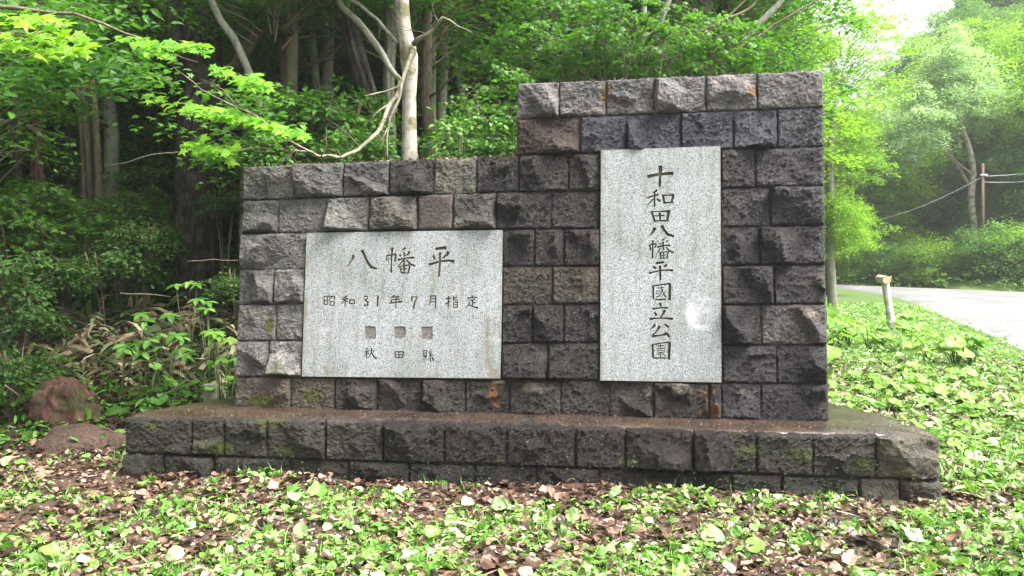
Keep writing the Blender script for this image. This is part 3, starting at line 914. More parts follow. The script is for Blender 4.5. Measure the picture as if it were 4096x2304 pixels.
xs = axis(-500, 500, -7, 12, .12); ys = axis(-300, 600, 2.5, 14, .12)
X, Y = np.meshgrid(xs, ys)
Z = gz(X, Y)
near = (np.abs(X) < 25) & (Y < 45)
wob = np.zeros_like(Z)
for j in range(Z.shape[0]):
    for i in range(Z.shape[1]):
        if near[j, i]:
            p = Vector((X[j, i], Y[j, i], 0)); wob[j, i] = .045 * mn.noise(p * .9) + .02 * mn.noise(p * 3.1)
roadmask = sstep(.36 * Y + 2.0, .36 * Y + 3.5, X)
GW = wob * (1 - roadmask * .8)
Z = Z + GW
nx_, ny_ = len(xs), len(ys)
V = np.stack([X.ravel(), Y.ravel(), Z.ravel()], 1)
ii, jj = np.meshgrid(np.arange(nx_ - 1), np.arange(ny_ - 1))
k = (jj * nx_ + ii).ravel()
Fg = np.stack([k, k + 1, k + nx_ + 1, k + nx_], 1)
ground = link(bpy.data.objects.new('ground', np_mesh('ground', V, Fg, [M_GROUND], smooth=True)))
tag(ground, 'damp brown forest soil rising behind the monument', None, None, 'structure')
def ground_z(x, y):
    """height of the ground mesh incl. unevenness (bilinear)"""
    x = np.asarray(x, float); y = np.asarray(y, float)
    i = np.clip(np.searchsorted(xs, x) - 1, 0, nx_ - 2); j = np.clip(np.searchsorted(ys, y) - 1, 0, ny_ - 2)
    tx = (x - xs[i]) / (xs[i + 1] - xs[i]); ty = (y - ys[j]) / (ys[j + 1] - ys[j])
    return (Z[j, i] * (1 - tx) + Z[j, i + 1] * tx) * (1 - ty) + (Z[j + 1, i] * (1 - tx) + Z[j + 1, i + 1] * tx) * ty

# road
ROAD_N = [(5.8, -12), (6.3, -4), (6.7, 6), (7.6, 11.9), (8.6, 14.8), (10.8, 21.1), (12.7, 26.2), (13.8, 31.0), (13.6, 36), (11, 41)]
ROAD_F = [(17, -12), (19, -4), (22, 6), (23, 14), (22.6, 20), (21.6, 26), (19.7, 30.6), (17.6, 33.4), (15.0, 36.6), (12, 42)]
def mat_road():
    m, nt, out = mat('old_wet_asphalt')
    v = obj_vec(nt)
    n1 = noise_n(nt, v, .6, 5, .6); n2 = noise_n(nt, v, 70, 3, .7); 
    c = mix(nt, ramp(nt, n1, [(.3, (0, 0, 0)), (.7, (1, 1, 1))]), (.15, .147, .152), (.25, .243, .252))
    c = mix(nt, 1.0, c, ramp(nt, n2, [(.3, (.75, .75, .75)), (.7, (1.2, 1.2, 1.2))]), 'MULTIPLY')
    vo = N(nt, 'ShaderNodeTexVoronoi', feature='DISTANCE_TO_EDGE'); vo.inputs['Scale'].default_value = .22
    nz = nt.nodes.new('ShaderNodeTexNoise'); nz.inputs['Scale'].default_value = 2.5; nz.inputs['Detail'].default_value = 5
    nt.links.new(v, nz.inputs['Vector'])
    mv = nt.nodes.new('ShaderNodeVectorMath'); mv.operation = 'MULTIPLY_ADD'; mv.inputs[1].default_value = (.5, .5, .5)
    nt.links.new(nz.outputs['Color'], mv.inputs[0]); nt.links.new(v, mv.inputs[2]); nt.links.new(mv.outputs[0], vo.inputs['Vector'])
    c = mix(nt, ramp(nt, vo.outputs['Distance'], [(.002, (.6, .6, .6)), (.006, (0, 0, 0))]), c, (.09, .088, .088))
    bsdf(nt, out, c, .42, .5, n2, .25, .006)
    return m
M_ROAD = mat_road()
def road():
    def rs_(P):
        pts, _ = resample([Vector((x, y, 0)) for x, y in P], [0] * len(P), 100)
        out = []
        for i in range(len(P) - 1):
            for k in range(10):
                p0 = P[max(0, i - 1)]; p1 = P[i]; p2 = P[i + 1]; p3 = P[min(len(P) - 1, i + 2)]; t = k / 10
                out.append(tuple(.5 * ((2 * p1[c]) + (p2[c] - p0[c]) * t + (2 * p0[c] - 5 * p1[c] + 4 * p2[c] - p3[c]) * t * t + (3 * p1[c] - p0[c] - 3 * p2[c] + p3[c]) * t ** 3) for c in (0, 1)))
        out.append(P[-1]); return out
    A = rs_(ROAD_N); B = rs_(ROAD_F); n = 14
    V = []
    for a, b in zip(A, B):
        for k in range(n + 1):
            t = k / n; x = a[0] * (1 - t) + b[0] * t; y = a[1] * (1 - t) + b[1] * t
            e = 0.0
            if k == 0: x += .12 * mn.noise(Vector((x, y, 0)) * 1.3); 
            V.append((x, y, gzf(x, y) + .05 + .05 * math.sin(math.pi * t) - (.12 if k in (0, n) else 0)))
    Fs = [(i * (n + 1) + k, i * (n + 1) + k + 1, (i + 1) * (n + 1) + k + 1, (i + 1) * (n + 1) + k) for i in range(len(A) - 1) for k in range(n)]
    o = link(bpy.data.objects.new('road', np_mesh('road', np.array(V), np.array(Fs), [M_ROAD], smooth=True)))
    tag(o, 'worn pale asphalt road curving away past the right side of the monument', None, None, 'structure')
    return np.array(A), np.array(B)
RA, RB_ = road()
def on_road(x, y, m=0.0):
    xn = np.interp(y, RA[:, 1], RA[:, 0]); 
    xf = np.interp(y, RB_[:, 1], RB_[:, 0])
    return (x > xn - m) & (x < xf + m) & (y < 38.5)

# ------------------------------------------------------------------ leaf templates
def maple_t(droop=.22):
    o = [(0, -.10), (.20, -.12), (.62, -.26), (.50, .0), (.38, .08), (.90, .36), (.58, .44), (.34, .46), (.26, .66), (0, 1.05)]
    pts = o + [(-x, y) for x, y in o[-2:0:-1]]
    V = [(0, .15, 0)]
    for x, y in pts:
        r = math.hypot(x, y - .15)
        V.append((x, y, -droop * r * r + .06 * abs(x)))
    n = len(pts)
    Fc = [(0, 1 + (i + 1) % n, 1 + i) for i in range(n)]
    return np.array(V) * .5, np.array([(a, c, b) for a, b, c in Fc])
MAPLE = maple_t()
def maple_lo():
    pts = [(0, -.08), (.62, -.24), (.38, .08), (.88, .38), (.34, .45), (0, 1.05), (-.34, .45), (-.88, .38), (-.38, .08), (-.62, -.24)]
    V = [(0, .15, 0)] + [(x, y, -.22 * (x * x + (y - .15) ** 2)) for x, y in pts]
    n = len(pts); return np.array(V) * .5, np.array([(0, 1 + i, 1 + (i + 1) % n) for i in range(n)])
MAPLE_LO = maple_lo()
OVAL = (np.array([(0, 0, 0), (.26, .38, .05), (0, 1, -.18), (-.26, .38, .05), ]), np.array([(0, 1, 2), (0, 2, 3)]))
OVAL_Q = (np.array([(0, 0, 0), (.24, .3, .06), (.20, .7, .0), (0, 1, -.15), (-.20, .7, .0), (-.24, .3, .06), (0, .5, 0)]),
          np.array([(0, 1, 6), (1, 2, 6), (2, 3, 6), (3, 4, 6), (4, 5, 6), (5, 0, 6)]))
BLADE = (np.array([(-.03, 0, 0), (.03, 0, 0), (.028, .5, .10), (-.028, .5, .10), (0, 1, -.04)]), np.array([(0, 1, 2), (0, 2, 3), (3, 2, 4)]))
LITTER = (np.array([(0, -.5, .02), (.32, -.22, .10), (.42, .18, -.02), (.14, .5, .08), (-.22, .42, .02), (-.42, .05, .11), (-.26, -.34, 0), (0, 0, .0)]),
          np.array([(0, 1, 7), (1, 2, 7), (2, 3, 7), (3, 4, 7), (4, 5, 7), (5, 6, 7), (6, 0, 7)]))

def curl_small():
    V = []; Fs = []
    for j in range(5):
        t = j / 4; w = (.12, .36, .42, .30, .03)[j]
        for i in range(3):
            q = i - 1; V.append((w * q + .04 * math.sin(j * 2.1 + i), t - .5, .16 * abs(q) * w * 2 + .07 * math.sin(j * 1.7) + .05 * q * math.sin(j * 2.3)))
    for j in range(4):
        for i in range(2): k = j * 3 + i; Fs += [(k, k + 1, k + 4), (k, k + 4, k + 3)]
    return np.array(V), np.array(Fs)
LITTER2 = curl_small()
TWIGT = (np.array([(-.018, -.5, 0), (.018, -.5, 0), (0, -.5, .03), (.03, .05, .02), (.06, .05, .02), (.045, .05, .045), (0, .5, .01)]), np.array([(0, 1, 4), (0, 4, 3), (1, 2, 5), (1, 5, 4), (2, 0, 3), (2, 3, 5), (3, 4, 6), (4, 5, 6), (5, 3, 6)]))
def rots(n_, heading, rg):
    """matrices: local z -> normal n_, local y heading"""
    n_ = n_ / np.linalg.norm(n_, axis=1, keepdims=True)
    h = np.stack([np.cos(heading), np.sin(heading), np.zeros_like(heading)], 1)
    x = np.cross(h, n_); x /= np.linalg.norm(x, axis=1, keepdims=True) + 1e-9
    y = np.cross(n_, x)
    return np.stack([x, y, n_], 2)
def scatter(T, P, Rm, S, tint, wx=None):
    tv, tf = T
    tvs = np.broadcast_to(tv, (len(P),) + tv.shape).copy()
    if wx is not None: tvs[:, :, 0] *= wx[:, None]
    V = np.einsum('nij,nkj->nki', Rm, tvs) * S[:, None, None] + P[:, None, :]
    Fc = tf[None] + (np.arange(len(P)) * len(tv))[:, None, None]
    return V.reshape(-1, 3), Fc.reshape(-1, tf.shape[1]), np.repeat(tint, len(tv))
def join(parts):
    V, Fc, T = [], [], []; b = 0
    for v, f, t in parts: V.append(v); Fc.append(f + b); T.append(t); b += len(v)
    return np.concatenate(V), np.concatenate(Fc), np.concatenate(T)
def twig_arr(a, b, r, rg):
    """thin 3-sided twigs from a to b"""
    n = len(a); d = b - a; l = np.linalg.norm(d, axis=1, keepdims=True) + 1e-9; d = d / l
    x = np.cross(d, np.array([.3, .2, 1.0])); x /= np.linalg.norm(x, axis=1, keepdims=True) + 1e-9; y = np.cross(d, x)
    V = []
    for q, rr in ((a, r), (b, r * .35)):
        for k in range(3):
            th = 2 * math.pi * k / 3
            V.append(q + (x * math.cos(th) + y * math.sin(th)) * (rr[:, None] if hasattr(rr, '__len__') else rr))
    V = np.stack(V, 1).reshape(-1, 3)
    f = np.array([(0, 1, 4), (0, 4, 3), (1, 2, 5), (1, 5, 4), (2, 0, 3), (2, 3, 5)])
    Fc = (f[None] + (np.arange(n) * 6)[:, None, None]).reshape(-1, 3)
    return V, Fc, np.full(len(V), .5)

def crown_mesh(name, seed, rx, rz, nspray, nleaf, leaf, T, mt, spray_r=.55, flat=.12, tilt=.35, open_=.25, jit=.38):
    """layered sprays of leaves through an uneven ellipsoid, with twigs"""
    rg = np.random.default_rng(seed)
    d = rg.normal(size=(nspray, 3)); d /= np.linalg.norm(d, axis=1, keepdims=True)
    r = rg.uniform(open_, 1, nspray) ** .6
    # lumpy outline
    lump = np.array([1 + .45 * mn.noise(Vector(x) * 1.7 + Vector((seed, 0, 0))) for x in d])
    C = d * (r * lump)[:, None] * np.array([rx, rx, rz])
    parts = []
    A = C * .25; A[:, 2] = C[:, 2] - .35 * rz
    parts.append(twig_arr(A, C, .012 + 0 * r, rg))
    nt = len(parts[0][1])
    for s in range(nspray):
        n = int(nleaf * rg.uniform(.6, 1.3))
        out = np.array([C[s, 0], C[s, 1], 0]); out = out / (np.linalg.norm(out) + 1e-6)
        sr = spray_r * rg.uniform(.6, 1.35)
        th = rg.uniform(0, 2 * math.pi, n); q = np.sqrt(rg.random(n)) * sr
        P = np.stack([np.cos(th) * q, np.sin(th) * q * .8, rg.normal(0, flat * sr, n) - .18 * q * q / sr], 1)
        # tilt of the spray, drooping outwards
        nz = np.array([out[0] * rg.uniform(0, tilt), out[1] * rg.uniform(0, tilt), 1.0]); nz /= np.linalg.norm(nz)
        P[:, 2] -= P[:, 0] * nz[0] / nz[2] + P[:, 1] * nz[1] / nz[2]
        P += C[s]
        nn = nz + rg.normal(0, jit, (n, 3)); hd = np.arctan2(P[:, 1] - C[s, 1], P[:, 0] - C[s, 0]) + rg.normal(0, .7, n)
        S = leaf * rg.uniform(.65, 1.25, n)
        tb = np.clip(.5 + rg.normal(0, .15) + rg.normal(0, .17, n) + .18 * d[s, 2] * r[s], 0, 1)
        parts.append(scatter(T, P, rots(nn, hd, rg), S, tb))
        # spray twigs
        k = min(n, 5)
        parts.append(twig_arr(np.repeat(C[s][None], k, 0), P[:k], .004, rg))
    V, Fc, Tn = join(parts)
    mi = np.zeros(len(Fc), int); pos = 0
    for i, p in enumerate(parts):
        if i == 0 or i % 2 == 0: mi[pos:pos + len(p[1])] = 1
        pos += len(p[1])
    return np_mesh(name, V, Fc, [mt, B_TWIG], Tn, mi=mi)

plinth_bits()
CR_M = [crown_mesh('maple_crown', s, 2.3, 1.7, 130, 70, .125, MAPLE_LO, M_MAPLE) for s in (1, 2)]
CR_D = [crown_mesh('dark_crown', s, 2.8, 2.3, 230, 95, .125, OVAL, M_DARK, .6) for s in (3, 4)]
CR_L = [crown_mesh('lime_crown', s, 2.6, 2.0, 150, 95, .14, OVAL, M_LIME, .55, .2, .6, .2, .7) for s in (5, 6)]
CR_LO = [crown_mesh('open_lime_crown', s, 2.5, 2.0, 85, 70, .13, MAPLE_LO, M_LIME, .55, .12, .4, .1) for s in (15, 16)]
CR_G = [crown_mesh('green_crown', s, 2.7, 2.2, 160, 95, .15, OVAL, M_MID, .6, .2, .6, .2, .7) for s in (17, 18)]
CR_S = [crown_mesh('silver_crown', s, 2.3, 2.9, 120, 75, .17, OVAL, M_SILVER, .5, .35, .8, .1, .9) for s in (7,)]
SH_M = [crown_mesh('shrub_crown', s, 1.1, .62, 40, 40, .12, T, m, .36, .12, .7, .2, .5) for s, T, m in ((8, MAPLE_LO, M_MAPLE), (9, OVAL_Q, M_MAPLE), (10, OVAL_Q, M_HERB), (11, OVAL_Q, M_SHADE))]
CR_B = [crown_mesh('bush_crown', s, 1.7, 1.2, 150, 90, .11, OVAL, m, .42, .3, .6) for s, m in ((12, M_LIME), (13, M_MID))]

def bark_tube(mb, pts, rads, n=12, bark=.18, seed=0, step=.25, mi=0):
    P, Rr = resample(pts, rads, step)
    if rads[0] < .05:
        P = [p + Vector((mn.noise(p * 4.1), mn.noise(p * 4.1 + Vector((7, 0, 0))), mn.noise(p * 4.1 + Vector((0, 9, 0))))) * .028 + Vector((mn.noise(p * 13), 0, mn.noise(p * 13 + Vector((3, 0, 0))))) * .010 for p in P]
    mb.tube(P, Rr, n, mi, bark, seed)

def add_crown(root, me, loc, s=(1, 1, 1), rz=0.0, name='crown'):
    o = bpy.data.objects.new(name, me)
    o.location = Vector(loc) - Vector(root.location); o.scale = s; o.rotation_euler = (0, 0, rz)
    return link(o, root)

def traced_tree(name, label, path, depth, bark, crowns=(), group=None, top=None, limbs=(), bk=.15, flare=1.35, seed=0, sides=14, ground=True):
    """path: (px,py,wpx) from the top down; extended to the ground and upwards"""
    dps = depth if isinstance(depth, (list, tuple)) else [depth] * len(path)
    pts = [at(x, y, d) for (x, y, w), d in zip(path, dps)]; rad = [w / F * d / 2 for (x, y, w), d in zip(path, dps)]
    # upward
    dirv = (pts[0] - pts[1]).normalized() if len(pts) > 1 else Vector((0, 0, 1))
    if top:
        q = pts[0].copy(); L = top - q.z
        if L > .3:
            up = [q + Vector((dirv.x * L * .8, dirv.y * L * .3, L)) , q + Vector((dirv.x * L * .45, dirv.y * L * .2, L * .5))]
            pts = up + pts; rad = [rad[0] * .25, rad[0] * .75] + rad
    if ground:
        b = pts[-1]; gzz = float(ground_z(b.x, b.y))
        if b.z > gzz + .1:
            d2 = (pts[-1] - pts[-2]).normalized(); L = b.z - gzz
            bx = b.x + d2.x * L * .5
            pts.append(Vector((bx, b.y, gzz + .12))); rad.append(rad[-1] * 1.05)
        bb = pts[-1].copy(); g2 = float(ground_z(bb.x, bb.y)); bb.z = g2 - .2
        pts.append(bb); rad.append(rad[-1] * flare)
    base = pts[-1].copy()
    root = empty(name, (base.x, base.y, float(ground_z(base.x, base.y))), label, 'tree', group)
    mb = MB(); bark_tube(mb, pts[::-1], rad[::-1], 44 if bk > .22 else sides, bk, seed, .08 if bk > .22 else .2)
    mb.build('trunk', bark, root)
    for lp, ld, *rest in limbs:
        lds = ld if isinstance(ld, (list, tuple)) else [ld] * len(lp)
        m2 = MB(); bark_tube(m2, [at(x, y, d) for (x, y, w), d in zip(lp, lds)], [w / F * d / 2 * (.82 if bark is B_LIGHT else 1) for (x, y, w), d in zip(lp, lds)], 9, max(.12, bk), seed + 3, .07)
        m2.build('limb', rest[0] if rest else (B_LIMB if bark is B_LIGHT else bark), root)
    for c in crowns: add_crown(root, *c)
    return root

rr_ = random.Random(5)
def ctop(px, py, d, me, s=1.0, rz=None):
    p = at(px, py, d); return (me, p, (s, s, s * rr_.uniform(.85, 1.1)), rr_.uniform(0, 6.28) if rz is None else rz)

# the pale tree just behind the wall, with drooping branches
T_pale = traced_tree('maple_tree', 'pale smooth-barked tree with a mossy knot and drooping branches just behind the wall', 
    [(1608, -60, 52), (1608, 0, 52), (1615, 110, 55), (1628, 170, 60), (1636, 230, 72), (1640, 290, 62), (1637, 390, 55), (1638, 520, 57), (1638, 600, 62), (1640, 660, 70)], 8.6, B_LIGHT,
    top=8.0, bk=.10, seed=2, sides=18,
    limbs=[([(1662, 205, 30), (1617, 310, 17), (1592, 390, 15), (1556, 510, 13), (1543, 640, 10)], [8.5, 8.35, 8.3, 8.25, 8.2]),
           ([(1600, 330, 22), (1560, 420, 21), (1530, 500, 20), (1465, 575, 19), (1385, 625, 17), (1300, 627, 15), (1245, 612, 13), (1160, 568, 12), (1100, 520, 11), (1000, 455, 9), (890, 395, 8), (775, 330, 7), (690, 270, 5)], [8.5, 8.3, 8.1, 7.9, 7.6, 7.3, 7.1, 6.8, 6.6, 6.4, 6.2, 6.1, 6.0]),
           ([(1245, 612, 9), (1150, 600, 7), (1060, 590, 5), (960, 600, 4), (800, 610, 4), (700, 612, 4), (560, 630, 3), (420, 660, 2)], [7.1, 7.0, 6.9, 6.8, 6.7, 6.6, 6.5, 6.4]),
           ([(1655, 175, 26), (1700, 145, 22), (1735, 115, 15), (1768, 72, 12)], [8.5, 8.4, 8.4, 8.3]),
           ([(1735, 120, 12), (1770, 70, 10), (1830, 110, 6), (1890, 130, 4)], [8.4, 8.3, 8.3, 8.2]),
           ([(1592, 345, 9), (1540, 370, 8), (1490, 380, 7), (1458, 384, 5)], [8.4, 8.3, 8.2, 8.1]),
           ([(1555, 420, 8), (1510, 450, 8), (1470, 488, 5)], [8.2, 8.1, 8.1]),
           ([(1556, 510, 8), (1530, 560, 7), (1512, 588, 4)], [8.25, 8.2, 8.2]),
           ([(1592, 180, 18), (1540, 110, 17), (1470, 50, 16), (1400, 0, 15), (1330, -60, 14)], [8.6, 8.8, 9.0, 9.1, 9.2], B_GREY),
           ([(1610, 330, 26), (1560, 270, 30), (1510, 180, 34), (1450, 110, 34), (1390, 50, 32), (1340, -40, 30)], [8.8, 8.95, 9.05, 9.1, 9.15, 9.2], B_GREY)])

rt = random.Random(17)
for (x, y, d) in ((1600, 350, 8.4), (1575, 420, 8.3), (1540, 480, 8.1), (1500, 540, 8.0), (1440, 590, 7.8), (1360, 626, 7.5), (1280, 624, 7.2), (1190, 585, 6.9), (1120, 535, 6.7), (1040, 485, 6.5), (960, 430, 6.3), (1700, 140, 8.4), (1755, 90, 8.35), (1500, 70, 9.0), (1450, 110, 9.05), (1530, 210, 8.95)):
    mb = MB(); a = at(x, y, d); e = a + Vector((rt.uniform(-.35, .2), rt.uniform(-.1, .1), rt.choice((-1, 1)) * rt.uniform(.08, .3)))
    bark_tube(mb, [a, a.lerp(e, .5) + Vector((.03, 0, .02)), e], [.006, .004, .0018], 5, .1, 3, .05)
    e2 = e + Vector((rt.uniform(-.12, .05), 0, rt.uniform(-.02, .12))); m_ = a.lerp(e, .5) + Vector((.03, 0, .02)); bark_tube(mb, [m_, m_.lerp(e2, .5), e2], [.004, .003, .0015], 5, .1, 3, .05)
    mb.build('twig', B_TWIG, T_pale)
# big dark broken trunk and companions
traced_tree('dark_tree', 'dark split trunk with deep furrowed bark left of the pale tree behind the wall',
    [(1345, -60, 70), (1372, 0, 70), (1400, 110, 66), (1427, 221, 64), (1455, 310, 60), (1482, 400, 56), (1505, 500, 50), (1530, 640, 48)], 9.6, B_DARK, bk=.35, seed=5, top=7.5)
traced_tree('dark_tree', 'upright grey lichened trunk directly behind the pale tree', [(1562, -60, 46), (1562, 150, 44), (1555, 350, 46), (1560, 640, 50)], 10.2, B_GREY, bk=.25, seed=6, top=8.0)
traced_tree('grey_tree', 'straight greenish grey trunk just right of the pale tree', [(1727, -60, 34), (1728, 200, 35), (1726, 400, 36), (1727, 640, 38)], 11.5, B_GREY, bk=.08, seed=7, top=8.5)
traced_tree('birch_tree', 'white birch trunk right of the pale tree', [(1795, -60, 26), (1813, 110, 28), (1825, 250, 28), (1844, 350, 26), (1850, 500, 28)], 13.5, B_BIRCH, bk=.05, seed=8, top=8.5)
traced_tree('birch_tree', 'slim white birch stem farther back above the middle of the wall', [(2003, -60, 16), (2005, 60, 18), (2008, 200, 18), (2004, 330, 20)], 16.0, B_BIRCH, bk=.05, seed=9, top=9)
traced_tree('grey_tree', 'slender grey trunk beside the slim birch', [(1960, -60, 16), (1966, 80, 17), (1972, 200, 17), (1975, 330, 17)], 15.0, B_GREY, bk=.08, seed=10, top=9)
traced_tree('grey_tree', 'pale grey trunk with a side stem left of the dark split trunk', [(1300, -60, 44), (1312, 0, 44), (1315, 150, 44), (1310, 300, 42), (1300, 420, 40), (1290, 600, 40)], 11.0, B_GREY, bk=.06, seed=11, top=8,
            limbs=[([(1275, 420, 30), (1262, 300, 32), (1248, 150, 32), (1231, 0, 34), (1215, -80, 30)], [11, 10.95, 10.9, 10.9, 10.9])])
# left big dark trunk with leaning arm
traced_tree('dark_tree', 'massive dark mossy trunk standing left of the monument',
    [(760, -80, 110), (790, 0, 120), (810, 150, 130), (812, 300, 135), (805, 500, 140), (800, 700, 145), (790, 900, 135), (795, 1100, 145), (800, 1200, 175)], 10.2, B_DARK, bk=.32, seed=12, top=8.5, sides=20,
    limbs=[([(850, 330, 40), (940, 265, 50), (972, 220, 52), (1050, 100, 50), (1105, 0, 50), (1140, -80, 46)], [10.2, 10.1, 10.0, 10.0, 9.9, 9.9], B_BROWN),
           ([(735, 330, 60), (715, 180, 58), (705, 60, 56), (690, -80, 52)], [10.3, 10.4, 10.5, 10.5])])
traced_tree('slim_tree', 'slim mottled grey stem curving down to the left end of the wall', [(830, -60, 28), (845, 0, 28), (883, 83, 28), (938, 155, 30), (988, 265, 30), (1032, 386, 30), (1060, 552, 30), (1082, 657, 32), (1100, 900, 34)], 9.0, B_GREY, bk=.12, seed=13, top=8)
traced_tree('twin_tree', 'brown twin-stemmed trunk in the left woods', [(330, 300, 60), (345, 500, 62), (352, 720, 66), (355, 900, 68), (350, 1050, 74)], 11.5, B_BROWN, bk=.3, seed=14, top=8,
            limbs=[([(385, 1060, 40), (398, 900, 34), (392, 720, 32), (385, 500, 30), (370, 300, 28)], [11.4] * 5)])
traced_tree('red_tree', 'reddish dark trunk near the left edge of the photo', [(150, 350, 44), (148, 740, 46), (152, 900, 48), (155, 1120, 50), (150, 1230, 56)], 10.8, B_RED, bk=.25, seed=15, top=7.5)
traced_tree('dark_tree', 'thin dark trunk at the far left edge', [(62, 350, 28), (72, 724, 30), (85, 950, 32), (97, 1210, 34)], 10.2, B_DARK, bk=.25, seed=16, top=7.5)
# stems above the tall part of the wall
traced_tree('slim_tree', 'thin stem above the left end of the tall block', [(2150, -60, 20), (2161, 0, 20), (2195, 138, 20), (2207, 260, 18), (2211, 340, 18)], 11.0, B_GREY, bk=.08, seed=17, top=8)
traced_tree('grey_tree', 'grey trunk rising behind the first stones of the tall block', [(2245, -60, 34), (2255, 100, 36), (2268, 250, 38), (2272, 380, 40)], 13.0, B_GREY, bk=.10, seed=18, top=9)
traced_tree('slim_tree', 'pair of pale stems above the middle of the tall block', [(2580, -60, 20), (2575, 60, 21), (2560, 200, 20), (2552, 340, 20)], 10.0, B_GREY, bk=.08, seed=19, top=8,
            limbs=[([(2560, 340, 24), (2590, 260, 23), (2620, 193, 23), (2655, 60, 22), (2690, -60, 20)], [10, 9.9, 9.9, 9.8, 9.8])])
traced_tree('grey_tree', 'leaning grey trunk above the right half of the tall block', [(2850, -60, 36), (2838, 0, 38), (2805, 130, 38), (2772, 254, 38), (2760, 400, 40)], 12.0, B_GREY, bk=.10, seed=20, top=9)
traced_tree('slim_tree', 'stem leaning strongly right above the end of the tall block', [(3160, -50, 20), (3120, 11, 22), (2998, 132, 26), (2930, 220, 28), (2880, 320, 30)], 10.5, B_GREY, bk=.10, seed=21, top=6.5,
            limbs=[([(2650, 330, 8), (2700, 210, 14), (2790, 130, 13), (2900, 80, 12), (3010, 28, 10), (3060, -30, 8)], 9.6, B_TWIG),
                   ([(2700, 250, 9), (2800, 150, 9), (2920, 60, 8), (3000, -20, 7)], 9.8, B_TWIG),
                   ([(2945, 200, 12), (3060, 130, 10), (3200, 40, 8), (3300, -20, 6)], 10.4, B_TWIG)])

# ------------------------------------------------------------------ generic forest
trunk_cache = {}
def trunk_proto(kind, bark):
    k = (kind, bark.name)
    if k in trunk_cache: return trunk_cache[k]
    rs = random.Random(hash(kind) % 99 if isinstance(kind, str) else kind)
    mb = MB(); r = .13 if kind % 2 else .09
    a = [Vector((0, 0, -.2))]; x = y = 0
    for z in (0.2, 1.5, 3, 4.5, 6, 7.5):
        x += rs.uniform(-.14, .14); y += rs.uniform(-.12, .12); a.append(Vector((x, y, z)))
    bark_tube(mb, a, [r * 1.4, r, r * .93, r * .85, r * .72, r * .5, r * .2], 9, .12, kind, .6)
    for q in range(6):
        i = rs.randint(2, 5); th = rs.uniform(0, 6.28); L = rs.uniform(.4, .95)
        p = a[i].copy(); e = p + Vector((math.cos(th) * L, math.sin(th) * L, L * .6)); m_ = p.lerp(e, .5) + Vector((0, 0, -.1))
        bark_tube(mb, [p, m_, e], [r * .26, r * .18, r * .06], 6, .05, q, .5)
    tmp = mb.build('trunk', bark)
    me = tmp.data; bpy.data.objects.remove(tmp)
    trunk_cache[k] = me
    return me
def forest_tree(x, y, crowns, bark, label, group, kind=1, h=1.0, name='forest_tree', trunk=True):
    z = float(ground_z(x, y))
    root = empty(name, (x, y, z), label, 'tree', group, 0)
    if trunk:
        t = link(bpy.data.objects.new('trunk', trunk_proto(kind, bark)), root); t.scale = (1, 1, h); t.rotation_euler = (0, 0, rr_.uniform(0, 6))
    for me, dz, s in crowns:
        add_crown(root, me, Vector((x + rr_.uniform(-.3, .3), y + rr_.uniform(-.3, .3), z + dz)), (s, s, s * rr_.uniform(.8, 1.1)), rr_.uniform(0, 6.28))
    return root
G1 = 'trees of the wood behind the monument'; L1 = 'leafy broadleaf tree in the shaded wood behind the monument'
fr_ = random.Random(21)
spots = []
def far_enough(x, y, d):
    return all((x - a) ** 2 + (y - b) ** 2 > d * d for a, b in spots)
tries = 0
while len(spots) < 62 and tries < 6000:
    tries += 1
    y = fr_.uniform(11.5, 40) if fr_.random() < .75 else fr_.uniform(10.5, 18)
    x = fr_.uniform(-.75, (.27 if y < 15 else .2)) * y
    if not far_enough(x, y, 1.7 + y * .03): continue
    if y < 13.2 and -.52 < x / y < -.28: continue
    spots.append((x, y))
for i, (x, y) in enumerate(spots):
    d = fr_.choice((CR_D, CR_D, CR_G, CR_M)) if y < 20 else fr_.choice((CR_D, CR_G, CR_L))
    if y < 13.5: cz = [(fr_.choice(CR_M), fr_.uniform(4.6, 5.4), .9)]
    elif y < 20: cz = [(fr_.choice(d), fr_.uniform(3.2, 4.2), 1.0), (fr_.choice(CR_D), 7.0, 1.1)]
    else: cz = [(fr_.choice(d), 2.6, 1.05), (fr_.choice(d), 5.8, 1.25), (fr_.choice(CR_D), 9.5, 1.35)]
    forest_tree(x, y, cz, fr_.choice((B_GREY, B_BROWN, B_DARK, B_GREY)), L1, G1, fr_.randint(1, 4), 1.0 if y < 20 else 1.3)
# deep backdrop rows so that little sky shows between the trunks
for i in range(46):
    y = fr_.uniform(34, 62); x = fr_.uniform(-.8, .13) * y
    forest_tree(x, y, [(fr_.choice(CR_G + CR_L), 3.0, 1.7), (fr_.choice(CR_G), 8.5, 1.9), (fr_.choice(CR_G), 13.5, 1.9)], B_BROWN, 'distant tree deep in the wood on the left', 'distant trees deep in the wood', fr_.randint(1, 4), 1.9)
# bright edge trees between the wall and the road
for (px, d, cz, lab) in ((3150, 17, [(CR_LO[0], 4.2, .9), (CR_LO[1], 6.6, .85)], 'open lime tree behind the right end of the tall block'),
                     (3315, 21, [(CR_L[1], 2.4, .42), (CR_LO[0], 4.6, .6), (CR_LO[1], 6.9, .75)], 'lime green tree by the road just right of the wall'),
                     (2960, 21, [(CR_LO[1], 4.8, .9)], 'bright tree farther back above the tall block'),
                     (3330, 29, [(CR_L[0], 2.3, .6), (CR_L[0], 5.0, .7), (CR_LO[0], 8.0, .9)], 'lime green tree at the bend of the road'),
                     (2800, 18, [(CR_L[1], 4.6, 1.0)], 'light green tree above the centre of the tall block'),
                     (2500, 19, [(CR_L[0], 4.2, 1.0)], 'light green tree above the left of the tall block')):
    x = (px - 2048) / F * d
    forest_tree(x, d, cz, B_GREY, lab, None, 1, .9 if px == 3315 else 1.1, 'lime_tree')
